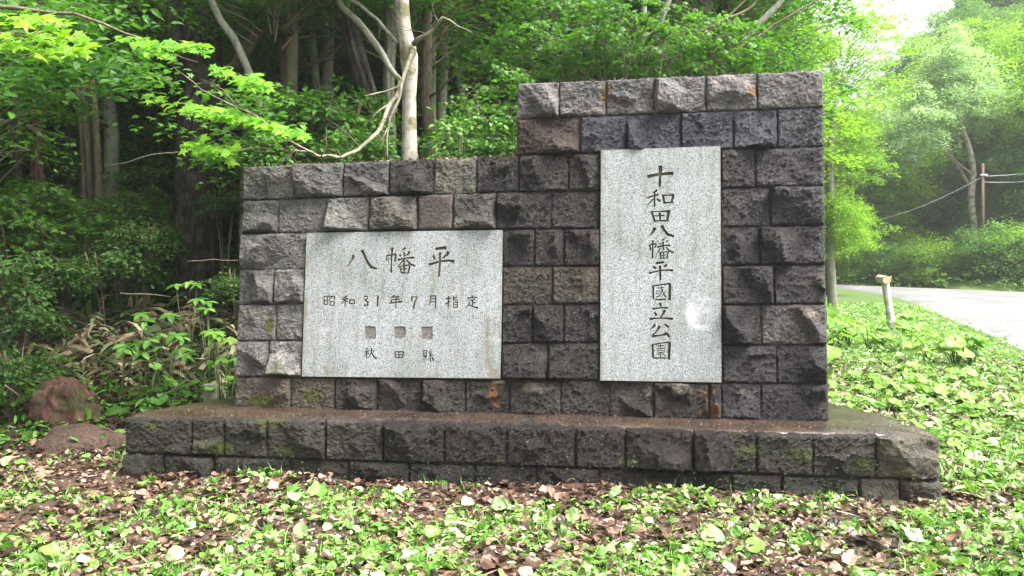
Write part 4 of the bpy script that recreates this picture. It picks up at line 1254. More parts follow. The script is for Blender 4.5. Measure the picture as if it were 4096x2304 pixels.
# near canopy reaching over the frame (sheltering the wall)
for (x, y, z, me, s) in ((-2.6, 9.4, 5.6, CR_M[0], .8), (-5.6, 8.6, 4.3, CR_M[1], .8), (-1.0, 10.2, 5.6, CR_M[1], .9), (-7.4, 9.8, 4.2, CR_M[0], .85)):
    g = float(ground_z(x, y))
    forest_tree(x, y, [(me, z - g, s)], B_BROWN, {9.4: 'young maple with dark spreading foliage left of the wall top', 8.6: 'young maple overhanging the left undergrowth', 10.2: 'young maple arching above the low wing of the wall', 9.8: 'young maple at the left edge of the wood'}[y], None, 2, .75, 'maple_tree')

# trees across the road
G2 = 'trees on the slope across the road'; L2 = 'tall broadleaf tree on the slope across the road'
cnt = 0
while cnt < 60:
    s = fr_.uniform(2.5, 34); t = fr_.uniform(-22, 34)
    x = 14.9 + s * .745 + t * .667; y = 36 + s * .667 - t * .745
    if y < 16 or x / y > .70 or x / y < .22: continue
    hi = .24 < x / y < .49
    if .42 < x / y < .64 and y < 39.5: continue
    cnt += 1
    me = fr_.choice(CR_G + CR_D + CR_L)
    if hi and y > 42 and fr_.random() < .7: continue
    me = fr_.choice(CR_G + CR_L + CR_L)  # paler crowns; overexposed brightness of the slope put into leaf colour
    cz = [(fr_.choice(CR_G + CR_L), 2.6, 1.1), (me, 5.2, 1.2)]
    forest_tree(x, y, cz, B_BROWN, L2, G2, fr_.randint(1, 4), .75, 'slope_tree')
for i in range(16):
    t = 22 + (i % 8) * 3.4 + fr_.uniform(-1, 1); s = 5 + (i // 8) * 6 + fr_.uniform(-1, 1)
    x = 14.9 + s * .745 + t * .667; y = 36 + s * .667 - t * .745
    if x / y < .74 and y > 0: continue
    forest_tree(x, y, [(fr_.choice(CR_L + CR_G), 2.8, 1.1), (fr_.choice(CR_G), 5.2, 1.1)], B_BROWN, L2, G2, fr_.randint(1, 4), .75, 'slope_tree')
for i in range(18):
    y = fr_.uniform(8, 34); x = -fr_.uniform(.80, 1.15) * y
    forest_tree(x, y, [(fr_.choice(CR_D + CR_G), 3.2, 1.0), (fr_.choice(CR_D), 6.4, 1.1)], B_BROWN, L1, G1, fr_.randint(1, 4), 1.0)
for i, (q, y) in enumerate(((.24, 16), (.27, 20), (.22, 24), (.28, 27), (.18, 18))):
    forest_tree(q * y, y, [(CR_G[i % 2], 2.6, .8)], B_BROWN, 'young green tree hidden on the rise behind the tall block', 'young trees behind the tall block', 2, .5, 'sapling')
for i in range(26):
    y = fr_.uniform(14, 24); x = fr_.uniform(-.62, .16) * y
    if not far_enough(x, y, .7): continue
    z = float(ground_z(x, y)); root = empty('slim_tree', (x, y, z), 'slender straight stem among the trees of the wood', 'tree', 'slender stems in the wood')
    mb = MB(); dx = fr_.uniform(-.5, .5)
    bark_tube(mb, [Vector((x, y, z - .1)), Vector((x + dx * .3, y, z + 3)), Vector((x + dx, y, z + 7)), Vector((x + dx * 1.6, y, z + 10))], [.075, .06, .05, .02], 8, .08, i, .6)
    mb.build('trunk', fr_.choice((B_GREY, B_BIRCH, B_GREY)), root)
    add_crown(root, fr_.choice(CR_G), (x + dx, y, z + 8), (.8, .8, .7), fr_.uniform(0, 6))
# roadside bushes
for i in range(26):
    t = -10 + i * 1.35 + fr_.uniform(-.5, .5); s = fr_.uniform(1.6, 3.6)
    x = 14.9 + s * .745 + t * .667; y = 36 + s * .667 - t * .745
    if x / y > .8: continue
    z = float(ground_z(x, y))
    o = empty('bush', (x, y, z), 'rounded leafy bush along the far side of the road', 'bush', 'bushes along the far side of the road')
    add_crown(o, CR_B[i % 3 == 2], (x, y, z + .8), (fr_.uniform(.75, 1.05),) * 3, fr_.uniform(0, 6), 'foliage')
# pale silvery tree with visible trunk
pt = traced_tree('silver_tree', 'pale silvery-leaved tree with a bare forked trunk across the road', [(3790, 260, 8), (3830, 420, 12), (3855, 520, 16), (3880, 600, 20), (3893, 690, 24), (3885, 800, 26), (3900, 935, 26), (3905, 1000, 28)], 36, B_LIGHT, bk=.05, seed=30, sides=10,
    limbs=[([(3880, 745, 14), (3830, 665, 12), (3790, 620, 10), (3740, 575, 8)], 36), ([(3888, 700, 10), (3800, 620, 9), (3760, 560, 6)], 35.8)],
    crowns=[ctop(3800, 360, 36, CR_S[0], .85), ctop(3650, 480, 35.5, CR_S[0], .72), ctop(3930, 400, 36.5, CR_S[0], .62), ctop(3790, 230, 36, CR_S[0], .55), ctop(3560, 560, 35.5, CR_S[0], .5)])

# utility pole and wires
M_POLE = mat_simple('weathered_pole', (.10, .055, .042), (.17, .10, .075), 10)
M_WIRE = mat_simple('pale_wire', (.35, .36, .38), (.5, .5, .52), 5, .5)
dp = 34.0
pb = at(3931, 1075, dp)
pole = empty('utility_pole', (pb.x, pb.y, float(ground_z(pb.x, pb.y))), 'slim reddish brown utility pole among the roadside trees', 'pole')
mb = MB(); mb.tube([Vector((pb.x, pb.y, pole.location.z - .1)), at(3931, 655, dp)], [.075, .06], 12); mb.build('shaft', M_POLE, pole)
mb = MB(); p_ = at(3922, 950, dp); mb.box((p_.x, p_.y - .08, p_.z), (.07, .03, .2)); mb.build('plate', mat_simple('white_plate', (.7, .7, .7), (.8, .8, .8), 5, .5), pole, smooth=False)
mb = MB(); p_ = at(3931, 700, dp); mb.box((p_.x, p_.y - .07, p_.z), (.3, .07, .07)); mb.build('bracket', M_WIRE, pole, smooth=False)
for a, b, sag, lab in (((3931, 705), (4300, 655), .12, 'upper pale wire running right from the pole'), ((3931, 728), (4300, 700), .12, 'lower thin wire running right from the pole'), ((3931, 706), (3380, 905), .35, 'pale wire sagging left from the pole')):
    A = at(*a, dp); B = at(*b, dp + (3 if a[1] == 706 else 0)); mb = MB()
    pts = [A.lerp(B, t / 12) - Vector((0, 0, sag * 4 * (t / 12) * (1 - t / 12))) for t in range(13)]
    mb.tube(pts, [.015] * 13, 6); tag(mb.build('wire', M_WIRE, origin=A), lab, 'wire')

# log guard post by the road
M_LOG = mat_bark('bleached_log', (.42, .40, .36), (.66, .64, .60), (.20, .19, .15), .5, .8, .3, 14, .4, .01)
M_CUTWOOD = mat_simple('cut_wood', (.48, .38, .24), (.62, .52, .36), 20)
M_RED = mat_simple('orange_reflector', (.6, .12, .03), (.7, .18, .05), 5, .4)
dpst = 15.5
b0 = at(3572, 1345, dpst); t0 = at(3541, 1128, dpst)
post = empty('log_post', (b0.x, b0.y, float(ground_z(b0.x, b0.y))), 'leaning bleached log post with a short log on top beside the road', 'post')
mb = MB(); bark_tube(mb, [Vector((b0.x + .02, b0.y, post.location.z - .2)), b0, b0.lerp(t0, .5), t0], [.08, .078, .072, .068], 14, .06, 3, .1); mb.build('shaft', M_LOG, post)
c_ = at(3540, 1120, dpst)
mb = MB(); mb.tube([c_ + Vector((-.02, -.12, .0)), c_ + Vector((.05, .35, .02))], [.082, .08], 18, caps=False); mb.build('cross_log', M_LOG, post)
mb = MB(); mb.tube([c_ + Vector((-.02, -.125, .0)), c_ + Vector((-.019, -.118, .0))], [.076, .076], 18); mb.build('log_end', M_CUTWOOD, post, smooth=False)
r_ = at(3562, 1108, dpst)
mb = MB(); mb.tube([r_ + Vector((0, 0, -.07)), r_ + Vector((0, 0, .02))], [.012, .016], 8); mb.build('reflector', M_RED, post)

# ------------------------------------------------------------------ old stump, boulder, stone marker
def lump_mesh(name, c, r, seed, mt, label, cat, amp=.3, shape=None, sub=4, flatb=True):
    import bmesh
    bm = bmesh.new(); bmesh.ops.create_icosphere(bm, subdivisions=sub, radius=1)
    for v in bm.verts:
        q = v.co.copy()
        if shape: q = shape(q)
        k = 1 + amp * (fbm(v.co * 1.3 + Vector((seed, 0, 0)), 4)) + amp * .25 * abs(fbm(v.co * 5 + Vector((seed, 0, 0)), 3))
        v.co = Vector((q.x * r[0] * k, q.y * r[1] * k, q.z * r[2] * k))
    me = bpy.data.meshes.new(name); bm.to_mesh(me); bm.free(); me.materials.append(mt)
    me.polygons.foreach_set('use_smooth', [True] * len(me.polygons)); me.update()
    o = bpy.data.objects.new(name, me); o.location = c; link(o); return tag(o, label, cat)
M_STUMP = mat_bark('rotten_wood', (.025, .013, .009), (.11, .058, .040), (.045, .055, .018), .9, .9, .35, 18, 1.0, .03)
M_ROCK = mat_simple('brown_boulder', (.040, .025, .019), (.115, .070, .050), 5, .8, .4, 1.0, .03)
c = on_z(330, 1620, 0.28)
c = at(335, 1625, 7.5)
def st_shape(q):
    s = 1.05 - .12 * q.z
    q = q * (1 + .10 * mn.noise(q * 6) + (.16 * mn.noise(Vector((q.x * 4, q.y * 4, 1))) if q.z > .55 else 0))
    lean = -.28 * q.z
    f = 1 / max(abs(q.x), abs(q.y), abs(q.z)) ** .55
    return Vector((q.x * s * f + lean, q.y * s * f, q.z * f))
lump_mesh('tree_stump', (c.x - .03, c.y - .25, c.z + .01), (.22, .19, .26), 4, M_STUMP, 'broken reddish tree stump standing left of the plinth', 'stump', .5, st_shape, 5)
c = at(330, 1785, 6.7)
lump_mesh('boulder', (c.x, c.y, c.z - .02), (.42, .28, .19), 9, M_ROCK, 'low brown boulder half buried at the left end of the plinth', 'rock', .42)
c = at(845, 1578, 7.25)
mb = MB(); g0 = float(ground_z(c.x, c.y)); mb.box((c.x, c.y, (g0 - .1 + c.z + .1) / 2), (.115, .11, (c.z + .1) - (g0 - .1)), rot=Matrix.Rotation(.1, 3, 'Z'))
o = mb.build('marker_stone', mat_simple('lichened_marker', (.10, .095, .07), (.22, .21, .16), 14, .9, .2, .8), smooth=False, origin=(c.x, c.y, g0)); tag(o, 'small square stone marker behind the left end of the plinth', 'marker')
bv = o.modifiers.new('bevel', 'BEVEL'); bv.width = .012; bv.segments = 2

# ------------------------------------------------------------------ hero maple branches (each leaf its own part)
leaf_meshes = {}
def leaf_mesh(mt, tint, T=MAPLE, nm='leaf', curl=0.0, size=1.0):
    k = (mt.name, round(tint, 1), id(T[0]), curl)
    if k not in leaf_meshes:
        V = T[0].copy()
        if curl: V[:, 2] += -curl * (V[:, 0] ** 2) * 2
        leaf_meshes[k] = np_mesh(nm, V, T[1], [mt], np.full(len(T[0]), tint))
    return leaf_meshes[k]
def place_leaf(root, me, p, n, heading, s, name='leaf'):
    M = rots(np.array([n], float), np.array([heading]), None)[0]
    o = bpy.data.objects.new(name, me)
    m4 = Matrix([[*M[0], 0], [*M[1], 0], [*M[2], 0], [0, 0, 0, 1]])
    o.matrix_local = Matrix.Translation(Vector(p) - Vector(root.location)) @ m4 @ Matrix.Scale(s, 4)
    return link(o, root)
def leaf_cluster(root, cl, depth, n, size, mt, seed, tint0=.5, slope=.35, dspread=.5):
    """cl: polyline of px points (a spray axis) with half height px; leaves hang in horizontal layers"""
    rg = random.Random(seed)
    for i in range(n):
        k = rg.randrange(len(cl)); x, y, rx, ry = cl[k]
        a = rg.uniform(-1, 1); b = rg.gauss(0, .45)
        p = at(x + a * rx, y + a * rx * slope + b * ry, depth + rg.uniform(-dspread, dspread))
        nrm = (rg.gauss(0, .38), rg.gauss(-.62, .38), 1.0)
        hd = rg.gauss(-1.2, .9)
        place_leaf(root, leaf_mesh(mt, min(1, max(0, round((tint0 + rg.gauss(0, .22)) * 5) / 5))), p, nrm, hd, size * rg.uniform(.7, 1.2))
# leaves of the drooping branch of the pale tree: clusters C, D, E, F
cl = [(700, 415, 120, 30), (800, 440, 80, 25), (960, 300, 100, 28), (1000, 330, 70, 25), (960, 460, 90, 24), (1060, 500, 90, 24), (1150, 520, 70, 20), (870, 600, 70, 32), (800, 590, 60, 24), (900, 470, 60, 20)]
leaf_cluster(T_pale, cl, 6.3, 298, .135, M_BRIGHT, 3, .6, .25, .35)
# second branch from a young maple standing left of the frame
lm = empty('maple_tree', (-5.1, 4.6, 0), 'maple at the left edge whose bright yellow-green branch hangs into the top corner', 'tree')
mb = MB(); bark_tube(mb, [Vector((-5.1, 4.6, -.2)), Vector((-5.1, 4.6, 1.0)), Vector((-5.0, 4.7, 2.4)), Vector((-4.9, 4.8, 4.2))], [.13, .10, .085, .05], 12, .1, 4, .3); mb.build('trunk', B_GREY, lm)
mb = MB(); bark_tube(mb, [Vector((-5.03, 4.67, 2.1)), Vector((-4.1, 4.9, 2.6)), at(-60, 130, 5.0), at(120, 140, 5.1), at(280, 90, 5.2)], [.035, .025, .012, .009, .004], 8, .05, 5, .15); mb.build('limb', B_TWIG, lm)
mb = MB(); bark_tube(mb, [Vector((-4.95, 4.75, 3.3)), Vector((-4.2, 5.4, 3.35)), at(-20, 20, 6.0), at(300, 60, 6.0), at(500, 130, 6.0), at(650, 190, 6.0), at(800, 250, 6.0)], [.04, .03, .016, .012, .009, .007, .003], 8, .05, 6, .15); mb.build('limb', B_TWIG, lm)
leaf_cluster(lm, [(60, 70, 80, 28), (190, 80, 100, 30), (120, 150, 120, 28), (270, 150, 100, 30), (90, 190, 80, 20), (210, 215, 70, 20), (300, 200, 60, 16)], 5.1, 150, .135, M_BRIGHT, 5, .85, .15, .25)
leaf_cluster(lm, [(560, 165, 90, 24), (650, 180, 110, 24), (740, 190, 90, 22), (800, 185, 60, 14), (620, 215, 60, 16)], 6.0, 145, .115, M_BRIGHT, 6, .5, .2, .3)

# dimmer foliage around the clusters as one mass part on the pale tree
def foliage_px(root, boxes, n, size, T, mt, seed, name='foliage', tilt=.35):
    rg = np.random.default_rng(seed); P = []
    for x, y, rx, ry, d, dd, w in boxes:
        m_ = int(n * w)
        for _ in range(m_):
            P.append(at(x + rg.normal() * rx * .55, y + rg.normal() * ry * .55, d + rg.uniform(-dd, dd)))
    P = np.array([tuple(p) for p in P]); N_ = len(P)
    # pull to layers
    P[:, 2] += .05 * np.sin(P[:, 0] * 5 + P[:, 1] * 3)
    nn = np.array([0, -.35, 1.0]) + rg.normal(0, tilt, (N_, 3))
    v, f, t = scatter(T, P, rots(nn, rg.uniform(-3, 3, N_), rg), size * rg.uniform(.65, 1.25, N_), np.clip(.5 + rg.normal(0, .25, N_), 0, 1))
    off = np.array(root.location) if root is not None else 0
    me = np_mesh(name, v - off, f, [mt], t)
    o = link(bpy.data.objects.new(name, me), root); tag(o, kind='stuff'); return o
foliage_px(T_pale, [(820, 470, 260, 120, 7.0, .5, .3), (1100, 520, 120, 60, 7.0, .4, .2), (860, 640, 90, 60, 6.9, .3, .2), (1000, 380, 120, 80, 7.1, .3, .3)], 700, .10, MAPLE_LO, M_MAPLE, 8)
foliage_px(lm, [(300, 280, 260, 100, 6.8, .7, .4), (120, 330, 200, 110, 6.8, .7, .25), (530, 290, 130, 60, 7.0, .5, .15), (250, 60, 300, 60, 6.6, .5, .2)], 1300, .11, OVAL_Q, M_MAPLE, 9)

# ------------------------------------------------------------------ maple saplings and shrubs behind the wall and on the left
sh = random.Random(31)
def shrub(px, d, dz, me, s, label, group=None, name='shrub'):
    x = (px - 2048) / F * d; z = float(ground_z(x, d))
    o = empty(name, (x, d, z), label, 'shrub', group)
    mb = MB()
    for k in range(5):
        th = sh.uniform(0, 6.28); L = .45 * s
        mb.tube([Vector((x, d, z - .05)), Vector((x + math.cos(th) * L * .4, d + math.sin(th) * L * .4, z + dz * .7)), Vector((x + math.cos(th) * L, d + math.sin(th) * L, z + dz + .2))], [.012, .009, .004], 5)
    mb.build('stem', B_TWIG, o)
    add_crown(o, me, (x, d, z + dz), (s, s, s), sh.uniform(0, 6.28), 'foliage')
    return o
for i, (px, py, d, s, me, lab) in enumerate((
    (1960, 470, 9.0, .75, SH_M[0], 'maple sapling against the left edge of the tall block'),
    (1850, 580, 8.4, .55, SH_M[2], 'low light green shrub just above the wing of the wall'),
    (2030, 600, 8.6, .5, SH_M[0], 'small maple shoot at the step of the wall'),
    (2420, 210, 9.5, .8, SH_M[0], 'maple sapling above the left of the tall block'),
    (2560, 150, 9.2, .7, SH_M[0], 'maple sapling with broad leaves above the tall block'),
    (2200, 240, 9.8, .8, SH_M[0], 'maple sapling left of the thin stems over the tall block'),
    (2320, 90, 10.5, .9, SH_M[1], 'leafy sapling high above the tall block'),
    (1450, 600, 8.6, .5, SH_M[1], 'oval-leaved shrub left of the pale tree foot'),
    (1330, 480, 9.4, .8, SH_M[1], 'leafy shrub between the grey trunk and the wing'),
    (1180, 520, 9.2, .8, SH_M[1], 'shadowy shrub above the left end of the wing'),
    (1100, 650, 8.8, .6, SH_M[2], 'shrub behind the left corner of the wall'),
    (2750, 210, 10.0, .8, SH_M[0], 'maple sapling above the right half of the tall block'),
    (2900, 190, 10.2, .7, SH_M[1], 'sapling by the leaning stem over the tall block'))):
    p = at(px, py, d); shrub(px, d, p.z - float(ground_z(p.x, d)), me, s, lab)
GS = 'saplings in the wood left of the monument'; n_ = 0
for i in range(400):
    d = sh.uniform(13.5, 25); q_ = sh.uniform(-.72, -.20); x = q_ * d
    if not far_enough(x, d, .8): continue
    if -.45 < q_ < -.33 and d < 12.5: continue
    n_ += 1
    if n_ > 48: break
    me = sh.choice((CR_M[0], CR_M[1], CR_G[0], CR_G[1], CR_L[1])); sc_ = sh.uniform(.45, .7)
    forest_tree(x, d, [(me, sh.uniform(1.2, 3.6), sc_)], B_BROWN, 'leafy young tree among the trunks left of the monument', GS, sh.randint(1, 4), .5, 'sapling')
GL = 'shrubs of the wood floor'; 
for i in range(80):
    d = sh.uniform(9.0, 22); px = sh.uniform(-200, 2600)
    x = (px - 2048) / F * d
    if x > .36 * d - 2.4: continue
    if px < 1000 and d < 10.8: continue
    shrub(px, d, sh.uniform(.25, .7), SH_M[3 if px < 1000 else i % 3], sh.uniform(.5, .95) * (1 if d < 14 else 1.4), 'low leafy shrub on the shaded floor of the wood', GL)
for i, (px, py, d, s, me) in enumerate(((560, 960, 9.3, .45, 1), (430, 1080, 9.0, .5, 1), (120, 1110, 8.6, .6, 2), (60, 1300, 8.2, .45, 2), (250, 860, 10, .8, 0), (480, 840, 10.6, .6, 0), (900, 820, 9.7, .3, 1), (60, 900, 9.4, .8, 0), (950, 1150, 8.6, .35, 2), (60, 1480, 7.5, .4, 2))):
    p = at(px, py, d); shrub(px, d, max(.1, p.z - float(ground_z(p.x, d))), SH_M[0 if me == 0 else 3], s, 'leafy shrub of the undergrowth left of the monument', 'undergrowth shrubs left of the monument')

# five-leaflet seedlings left of the monument
def whorl(px, py, d, s, label, mt=M_HERB, nst=4, group=None):
    p = at(px, py, d); g = float(ground_z(p.x, p.y))
    root = empty('seedling', (p.x, p.y, g), label, 'plant', group)
    rg = random.Random(int(px * 7 + py)); mb = MB()
    heads = [(p + Vector((rg.uniform(-1, 1) * s * 1.3, rg.uniform(-.5, .5) * s, rg.uniform(-.6, .6) * s))) for _ in range(nst)]
    for h in heads: mb.tube([Vector((p.x, p.y, g - .02)), (Vector((p.x, p.y, g)) + h) / 2, h], [.006, .005, .003], 5)
    mb.build('stem', M_HERB_STEM, root)
    for h in heads:
        ph = rg.uniform(0, 6.28)
        for k in range(5):
            place_leaf(root, leaf_mesh(mt, round(rg.uniform(.3, 1) * 5) / 5, OVAL_Q), h, (rg.gauss(0, .15) + math.cos(ph + k * 1.256) * .25, -.35 + math.sin(ph + k * 1.256) * .25, 1), ph + k * 1.256, s * rg.uniform(.8, 1.1))
M_HERB_STEM = mat_simple('green_stem', (.06, .10, .03), (.10, .14, .05), 10)
for a in ((885, 1330, 7.5, .11, 'bright green seedling against the left edge of the wall', M_BUTTER, 6), (600, 1280, 7.9, .13, 'five-leaved seedling in front of the dead bamboo grass', M_HERB, 5),
          (560, 1390, 7.6, .13, 'five-leaved seedling low beside the round leaf', M_HERB, 4), (660, 1340, 7.7, .12, 'seedling between the bamboo grass and the wall', M_HERB, 5), (750, 1130, 8.4, .11, 'small seedling before the massive trunk', M_HERB, 3),
          (840, 1220, 8.0, .11, 'thin seedling close to the wall', M_HERB, 4), (480, 1400, 7.6, .12, 'seedling left of the round leaf', M_HERB, 3), (700, 1420, 7.5, .11, 'seedling near the fallen branch', M_HERB, 3), (900, 1450, 7.3, .1, 'seedling at the foot of the wall on the left', M_HERB, 3)):
    whorl(*a)

# butterbur: round leaves on stalks
def round_leaf():
    V = [(0, 0, 0)]; n = 14
    for k in range(n + 1):
        th = -math.pi / 2 + .28 + (2 * math.pi - .56) * k / n
        r = .5 * (1 + .05 * math.sin(k * 2.7)); V.append((r * math.cos(th), r * math.sin(th), .07 + .05 * math.sin(k * 1.9)))
    return np.array(V), np.array([(0, k, k + 1) for k in range(1, n + 1)])
ROUND = round_leaf()
def butterbur(x, y, s, n, label, group, seed, hh=.3, mt=M_BUTTER):
    rg = random.Random(seed); z = float(ground_z(x, y))
    root = empty('butterbur', (x, y, z), label, 'plant', group)
    mb = MB(); L = []
    for k in range(n):
        th = rg.uniform(0, 6.28); r = rg.uniform(.1, .9) * s * 1.7; h = hh * rg.uniform(.4, 1.1)
        e = Vector((x + math.cos(th) * r, y + math.sin(th) * r, z + h)); L.append((e, th))
        mb.tube([Vector((x, y, z - .02)), Vector((x + math.cos(th) * r * .4, y + math.sin(th) * r * .4, z + h * .75)), e], [.008, .006, .004], 5)
    mb.build('stem', M_HERB_STEM, root)
    for e, th in L:
        place_leaf(root, leaf_mesh(mt, round(rg.uniform(.1, 1) * 5) / 5, ROUND), e, (math.cos(th) * .4 + rg.gauss(0, .2), math.sin(th) * .4 - .2 + rg.gauss(0, .2), 1), th, s * rg.uniform(.6, 1.2))
bb = random.Random(44)
cnt = 0
while cnt < 62:
    y = bb.uniform(6.4, 17); x = bb.uniform(.385, .60) * y
    if on_road(x, y, .5): continue
    if abs(x - b0.x) < .9 and 11.5 < y < 15.7: continue
    cnt += 1
    big = (y > 11)
    butterbur(x, y, bb.uniform(.20, .32) if big else bb.uniform(.08, .15), 7, 'round-leaved butterbur in the bright verge between the wall and the road', 'butterburs on the bright verge', cnt, .4 if big else .11)
for i, (px, py, lab) in enumerate(((590, 1590, 'butterbur with one broad pale leaf behind the left end of the plinth'), (700, 1555, 'butterbur leaf standing beside the fallen stick'), (600, 1480, 'butterbur with flat leaf on the dark slope left'), (640, 1380, 'large limp butterbur leaf under the seedlings'), (905, 1530, 'butterbur leaf touching the left foot of the wall'))):
    p = at(px, py, 7.4 if i != 3 else 7.6)
    butterbur(p.x, p.y, .17, 3, lab, None, 60 + i, max(.08, p.z - float(ground_z(p.x, p.y))), M_HERB)
cnt = 0
while cnt < 24:     # far verge
    t = bb.uniform(-8, 22); s = bb.uniform(.6, 1.6)
    x = 14.9 + s * .745 + t * .667; y = 36 + s * .667 - t * .745
    cnt += 1
    butterbur(x, y, .4, 5, 'large-leaved herb on the far verge of the road', 'herbs on the far verge', 90 + cnt, .4)

# bamboo grass (sasa) clumps
def sasa(px, py, d, label, seed, dead=.6, n=20, group='bamboo grass clumps left of the wall'):
    rg = random.Random(seed); p = at(px, py, d); g = float(ground_z(p.x, p.y))
    root = empty('bamboo_grass', (p.x, p.y, g), label, 'plant', group)
    mb = MB(); P = []; NN = []; H = []; S = []; Tn = []
    for k in range(n):
        th = rg.uniform(0, 6.28); L = rg.uniform(.35, .9)
        a = Vector((p.x + rg.uniform(-.25, .25), p.y + rg.uniform(-.2, .2), g - .02))
        e = a + Vector((math.cos(th) * L * .8, math.sin(th) * L * .5, L * rg.uniform(.2, .8)))
        mb.tube([a, a.lerp(e, .5) + Vector((0, 0, .12 * L)), e], [.0045, .0035, .002], 4)
        for q in range(4):
            P.append(tuple(e + Vector((rg.gauss(0, .03), rg.gauss(0, .03), rg.gauss(0, .02))))); NN.append((rg.gauss(0, .4), -.4 + rg.gauss(0, .4), 1)); H.append(th + rg.gauss(0, .9)); S.append(rg.uniform(.16, .30)); Tn.append(rg.random())
    mb.build('stem', M_DRYSTEM, root)
    nD = int(len(P) * dead)
    T = (BLADE[0] * np.array([3.2, 1, 1]) + np.array([0, 0, 0]), BLADE[1])
    P = np.array(P); Rm = rots(np.array(NN), np.array(H), None); S = np.array(S); Tn = np.array(Tn)
    for nm, sl, mt in (('leaf_cluster', slice(nD, None), M_SASA), ('withered_leaf_cluster', slice(0, nD), M_DEADLEAF_DRY)):
        v, f, t = scatter(T, P[sl], Rm[sl], S[sl], Tn[sl])
        if len(v): link(bpy.data.objects.new(nm, np_mesh(nm, v - np.array(root.location), f, [mt], t)), root)
M_DRYSTEM = mat_simple('dry_cane', (.10, .075, .05), (.22, .18, .12), 10)
M_DEADLEAF_DRY = mat_leaf('withered_bamboo_leaf', [(.09, .07, .045), (.18, .14, .085), (.32, .26, .16)], .2, .7, .2)
sb = random.Random(8)
for i in range(34):
    px = sb.uniform(60, 960); py = sb.uniform(1080, 1420)
    if 130 < px < 520 and py > 1300: py -= 160
    d = 10.4 - (py - 1000) / 420 * 2.6 + sb.uniform(-.2, .3)
    sasa(px, py, d, 'clump of part-withered bamboo grass left of the monument', i)
for i, px in enumerate((1480, 1560, 1720, 1830, 1960, 1200, 1330)):
    sasa(px, 640, 7.9 + .1 * (i % 3), 'clump of bamboo grass sprouting behind the wing of the wall', 60 + i, .3, 12, 'bamboo grass behind the wing')
# fallen sticks
for i, (a, b, c_, d, w, lab) in enumerate((((760, 1480), (860, 1420), (950, 1370), 7.6, 10, 'dark fallen branch leaning against the left of the wall'), ((745, 1046), (850, 1045), (955, 1040), 8.3, 5, 'thin bare pale stick behind the left wall edge'),
                                     ((480, 1172), (560, 1180), (680, 1190), 8.3, 7, 'pale cane lying across the withered bamboo grass'), ((640, 1590), (700, 1560), (745, 1520), 7.2, 4, 'thin stick lying by the butterbur leaf'), ((20, 1540), (60, 1570), (90, 1600), 7.0, 7, 'short bleached stick at the left edge'))):
    mb = MB(); pts = [at(*a, d), at(*b, d + .05), at(*c_, d + .1)]
    bark_tube(mb, pts, [w / F * d / 2, w / F * d / 2 * .9, w / F * d / 2 * .6], 7, .1, i, .08)
    tag(mb.build('stick', B_TWIG if i != 0 else B_BROWN, origin=pts[0]), lab, 'stick')

# ------------------------------------------------------------------ leaf litter and low herbs (ground cover)
def inside_plinth(x, y, m=0.0):
    t = (x - FL.x) / (FR.x - FL.x)
    yf = FL.y + t * (FR.y - FL.y)
    return (y > yf - .02 - m) & (y < 7.0) & (x > -2.95 - m) & (x < 2.9 + m)
def cover(name, label, n, T, mt, size, area, seed, dens=None, tilt=.35, lift=.02, tintf=None, wx=None, upright=False, parts=1, kind='stuff'):
    rg = np.random.default_rng(seed)
    x = rg.uniform(area[0], area[1], n); y = area[2] + (area[3] - area[2]) * rg.random(n) ** 1.25
    keep = ~inside_plinth(x, y) & ~on_road(x, y, -.15 - .5 * rg.random(n) ** 3)
    if dens is not None: keep &= rg.random(n) < dens(x, y)
    x, y = x[keep], y[keep]; n = len(x)
    P = np.stack([x, y, ground_z(x, y) + rg.uniform(0, lift, n)], 1)
    if upright: nn = np.stack([rg.normal(0, 1, n), rg.normal(0, 1, n), rg.uniform(.0, .5, n)], 1)
    else: nn = np.array([0, 0, 1.0]) + rg.normal(0, tilt, (n, 3))
    hd = rg.uniform(0, 6.28, n)
    Rm = rots(nn, hd, rg)
    if upright:   # local y points up
        up = np.stack([rg.normal(0, .45, n), rg.normal(0, .45, n), np.ones(n)], 1); up /= np.linalg.norm(up, axis=1, keepdims=True)
        xx = np.cross(up, nn); xx /= np.linalg.norm(xx, axis=1, keepdims=True); zz = np.cross(xx, up)
        Rm = np.stack([xx, up, zz], 2)
    S = rg.uniform(size[0], size[1], n) * (1 + rg.exponential(.12, n))
    t = np.clip(tintf(rg, n) if tintf else rg.beta(1.5, 1.7, n), 0, 1)
    v, f, tt = scatter(T, P, Rm, S, t, rg.uniform(.5, 1.2, n) if wx is None else None)
    o = link(bpy.data.objects.new(name, np_mesh(name, v, f, [mt], tt))); tag(o, label, None, None, kind); return o
def nz2(x, y, s, o=0.0):
    return np.array([mn.noise(Vector((a * s + o, b * s, o))) for a, b in zip(x, y)])
def d_litter(x, y):
    v = .75 + .5 * nz2(x, y, 1.2, 3)
    return np.clip(np.where(x > .36 * y + .6, v * .75, v), 0, 1)
def d_green(x, y):
    v = .33 + 1.2 * nz2(x, y, 1.4, 9) + 1.1 * nz2(x, y, 4.5, 2)
    v = v + .25 * sstep(5.4, 4.2, y) + .45 * sstep(2.2, 4, x) * 1.0
    # bare soil close in front of the plinth and on the left bank
    t = (x - FL.x) / (FR.x - FL.x); yf = FL.y + t * (FR.y - FL.y)
    v = v - .65 * np.exp(-np.abs(yf - y) / .16) * (np.abs(x) < 3.4)
    v = np.where((x < -2.6) & (y > 5.2) & (y < 6.6), v * .3, v)
    return np.clip(v, 0, 1)
AF = (-4.2, 4.6, 3.2, 7.2)
cover('leaf_litter', 'brown fallen leaves strewn over the foreground soil', 32000, LITTER, M_DEADLEAF, (.02, .062), AF, 1, d_litter, .32, .03)
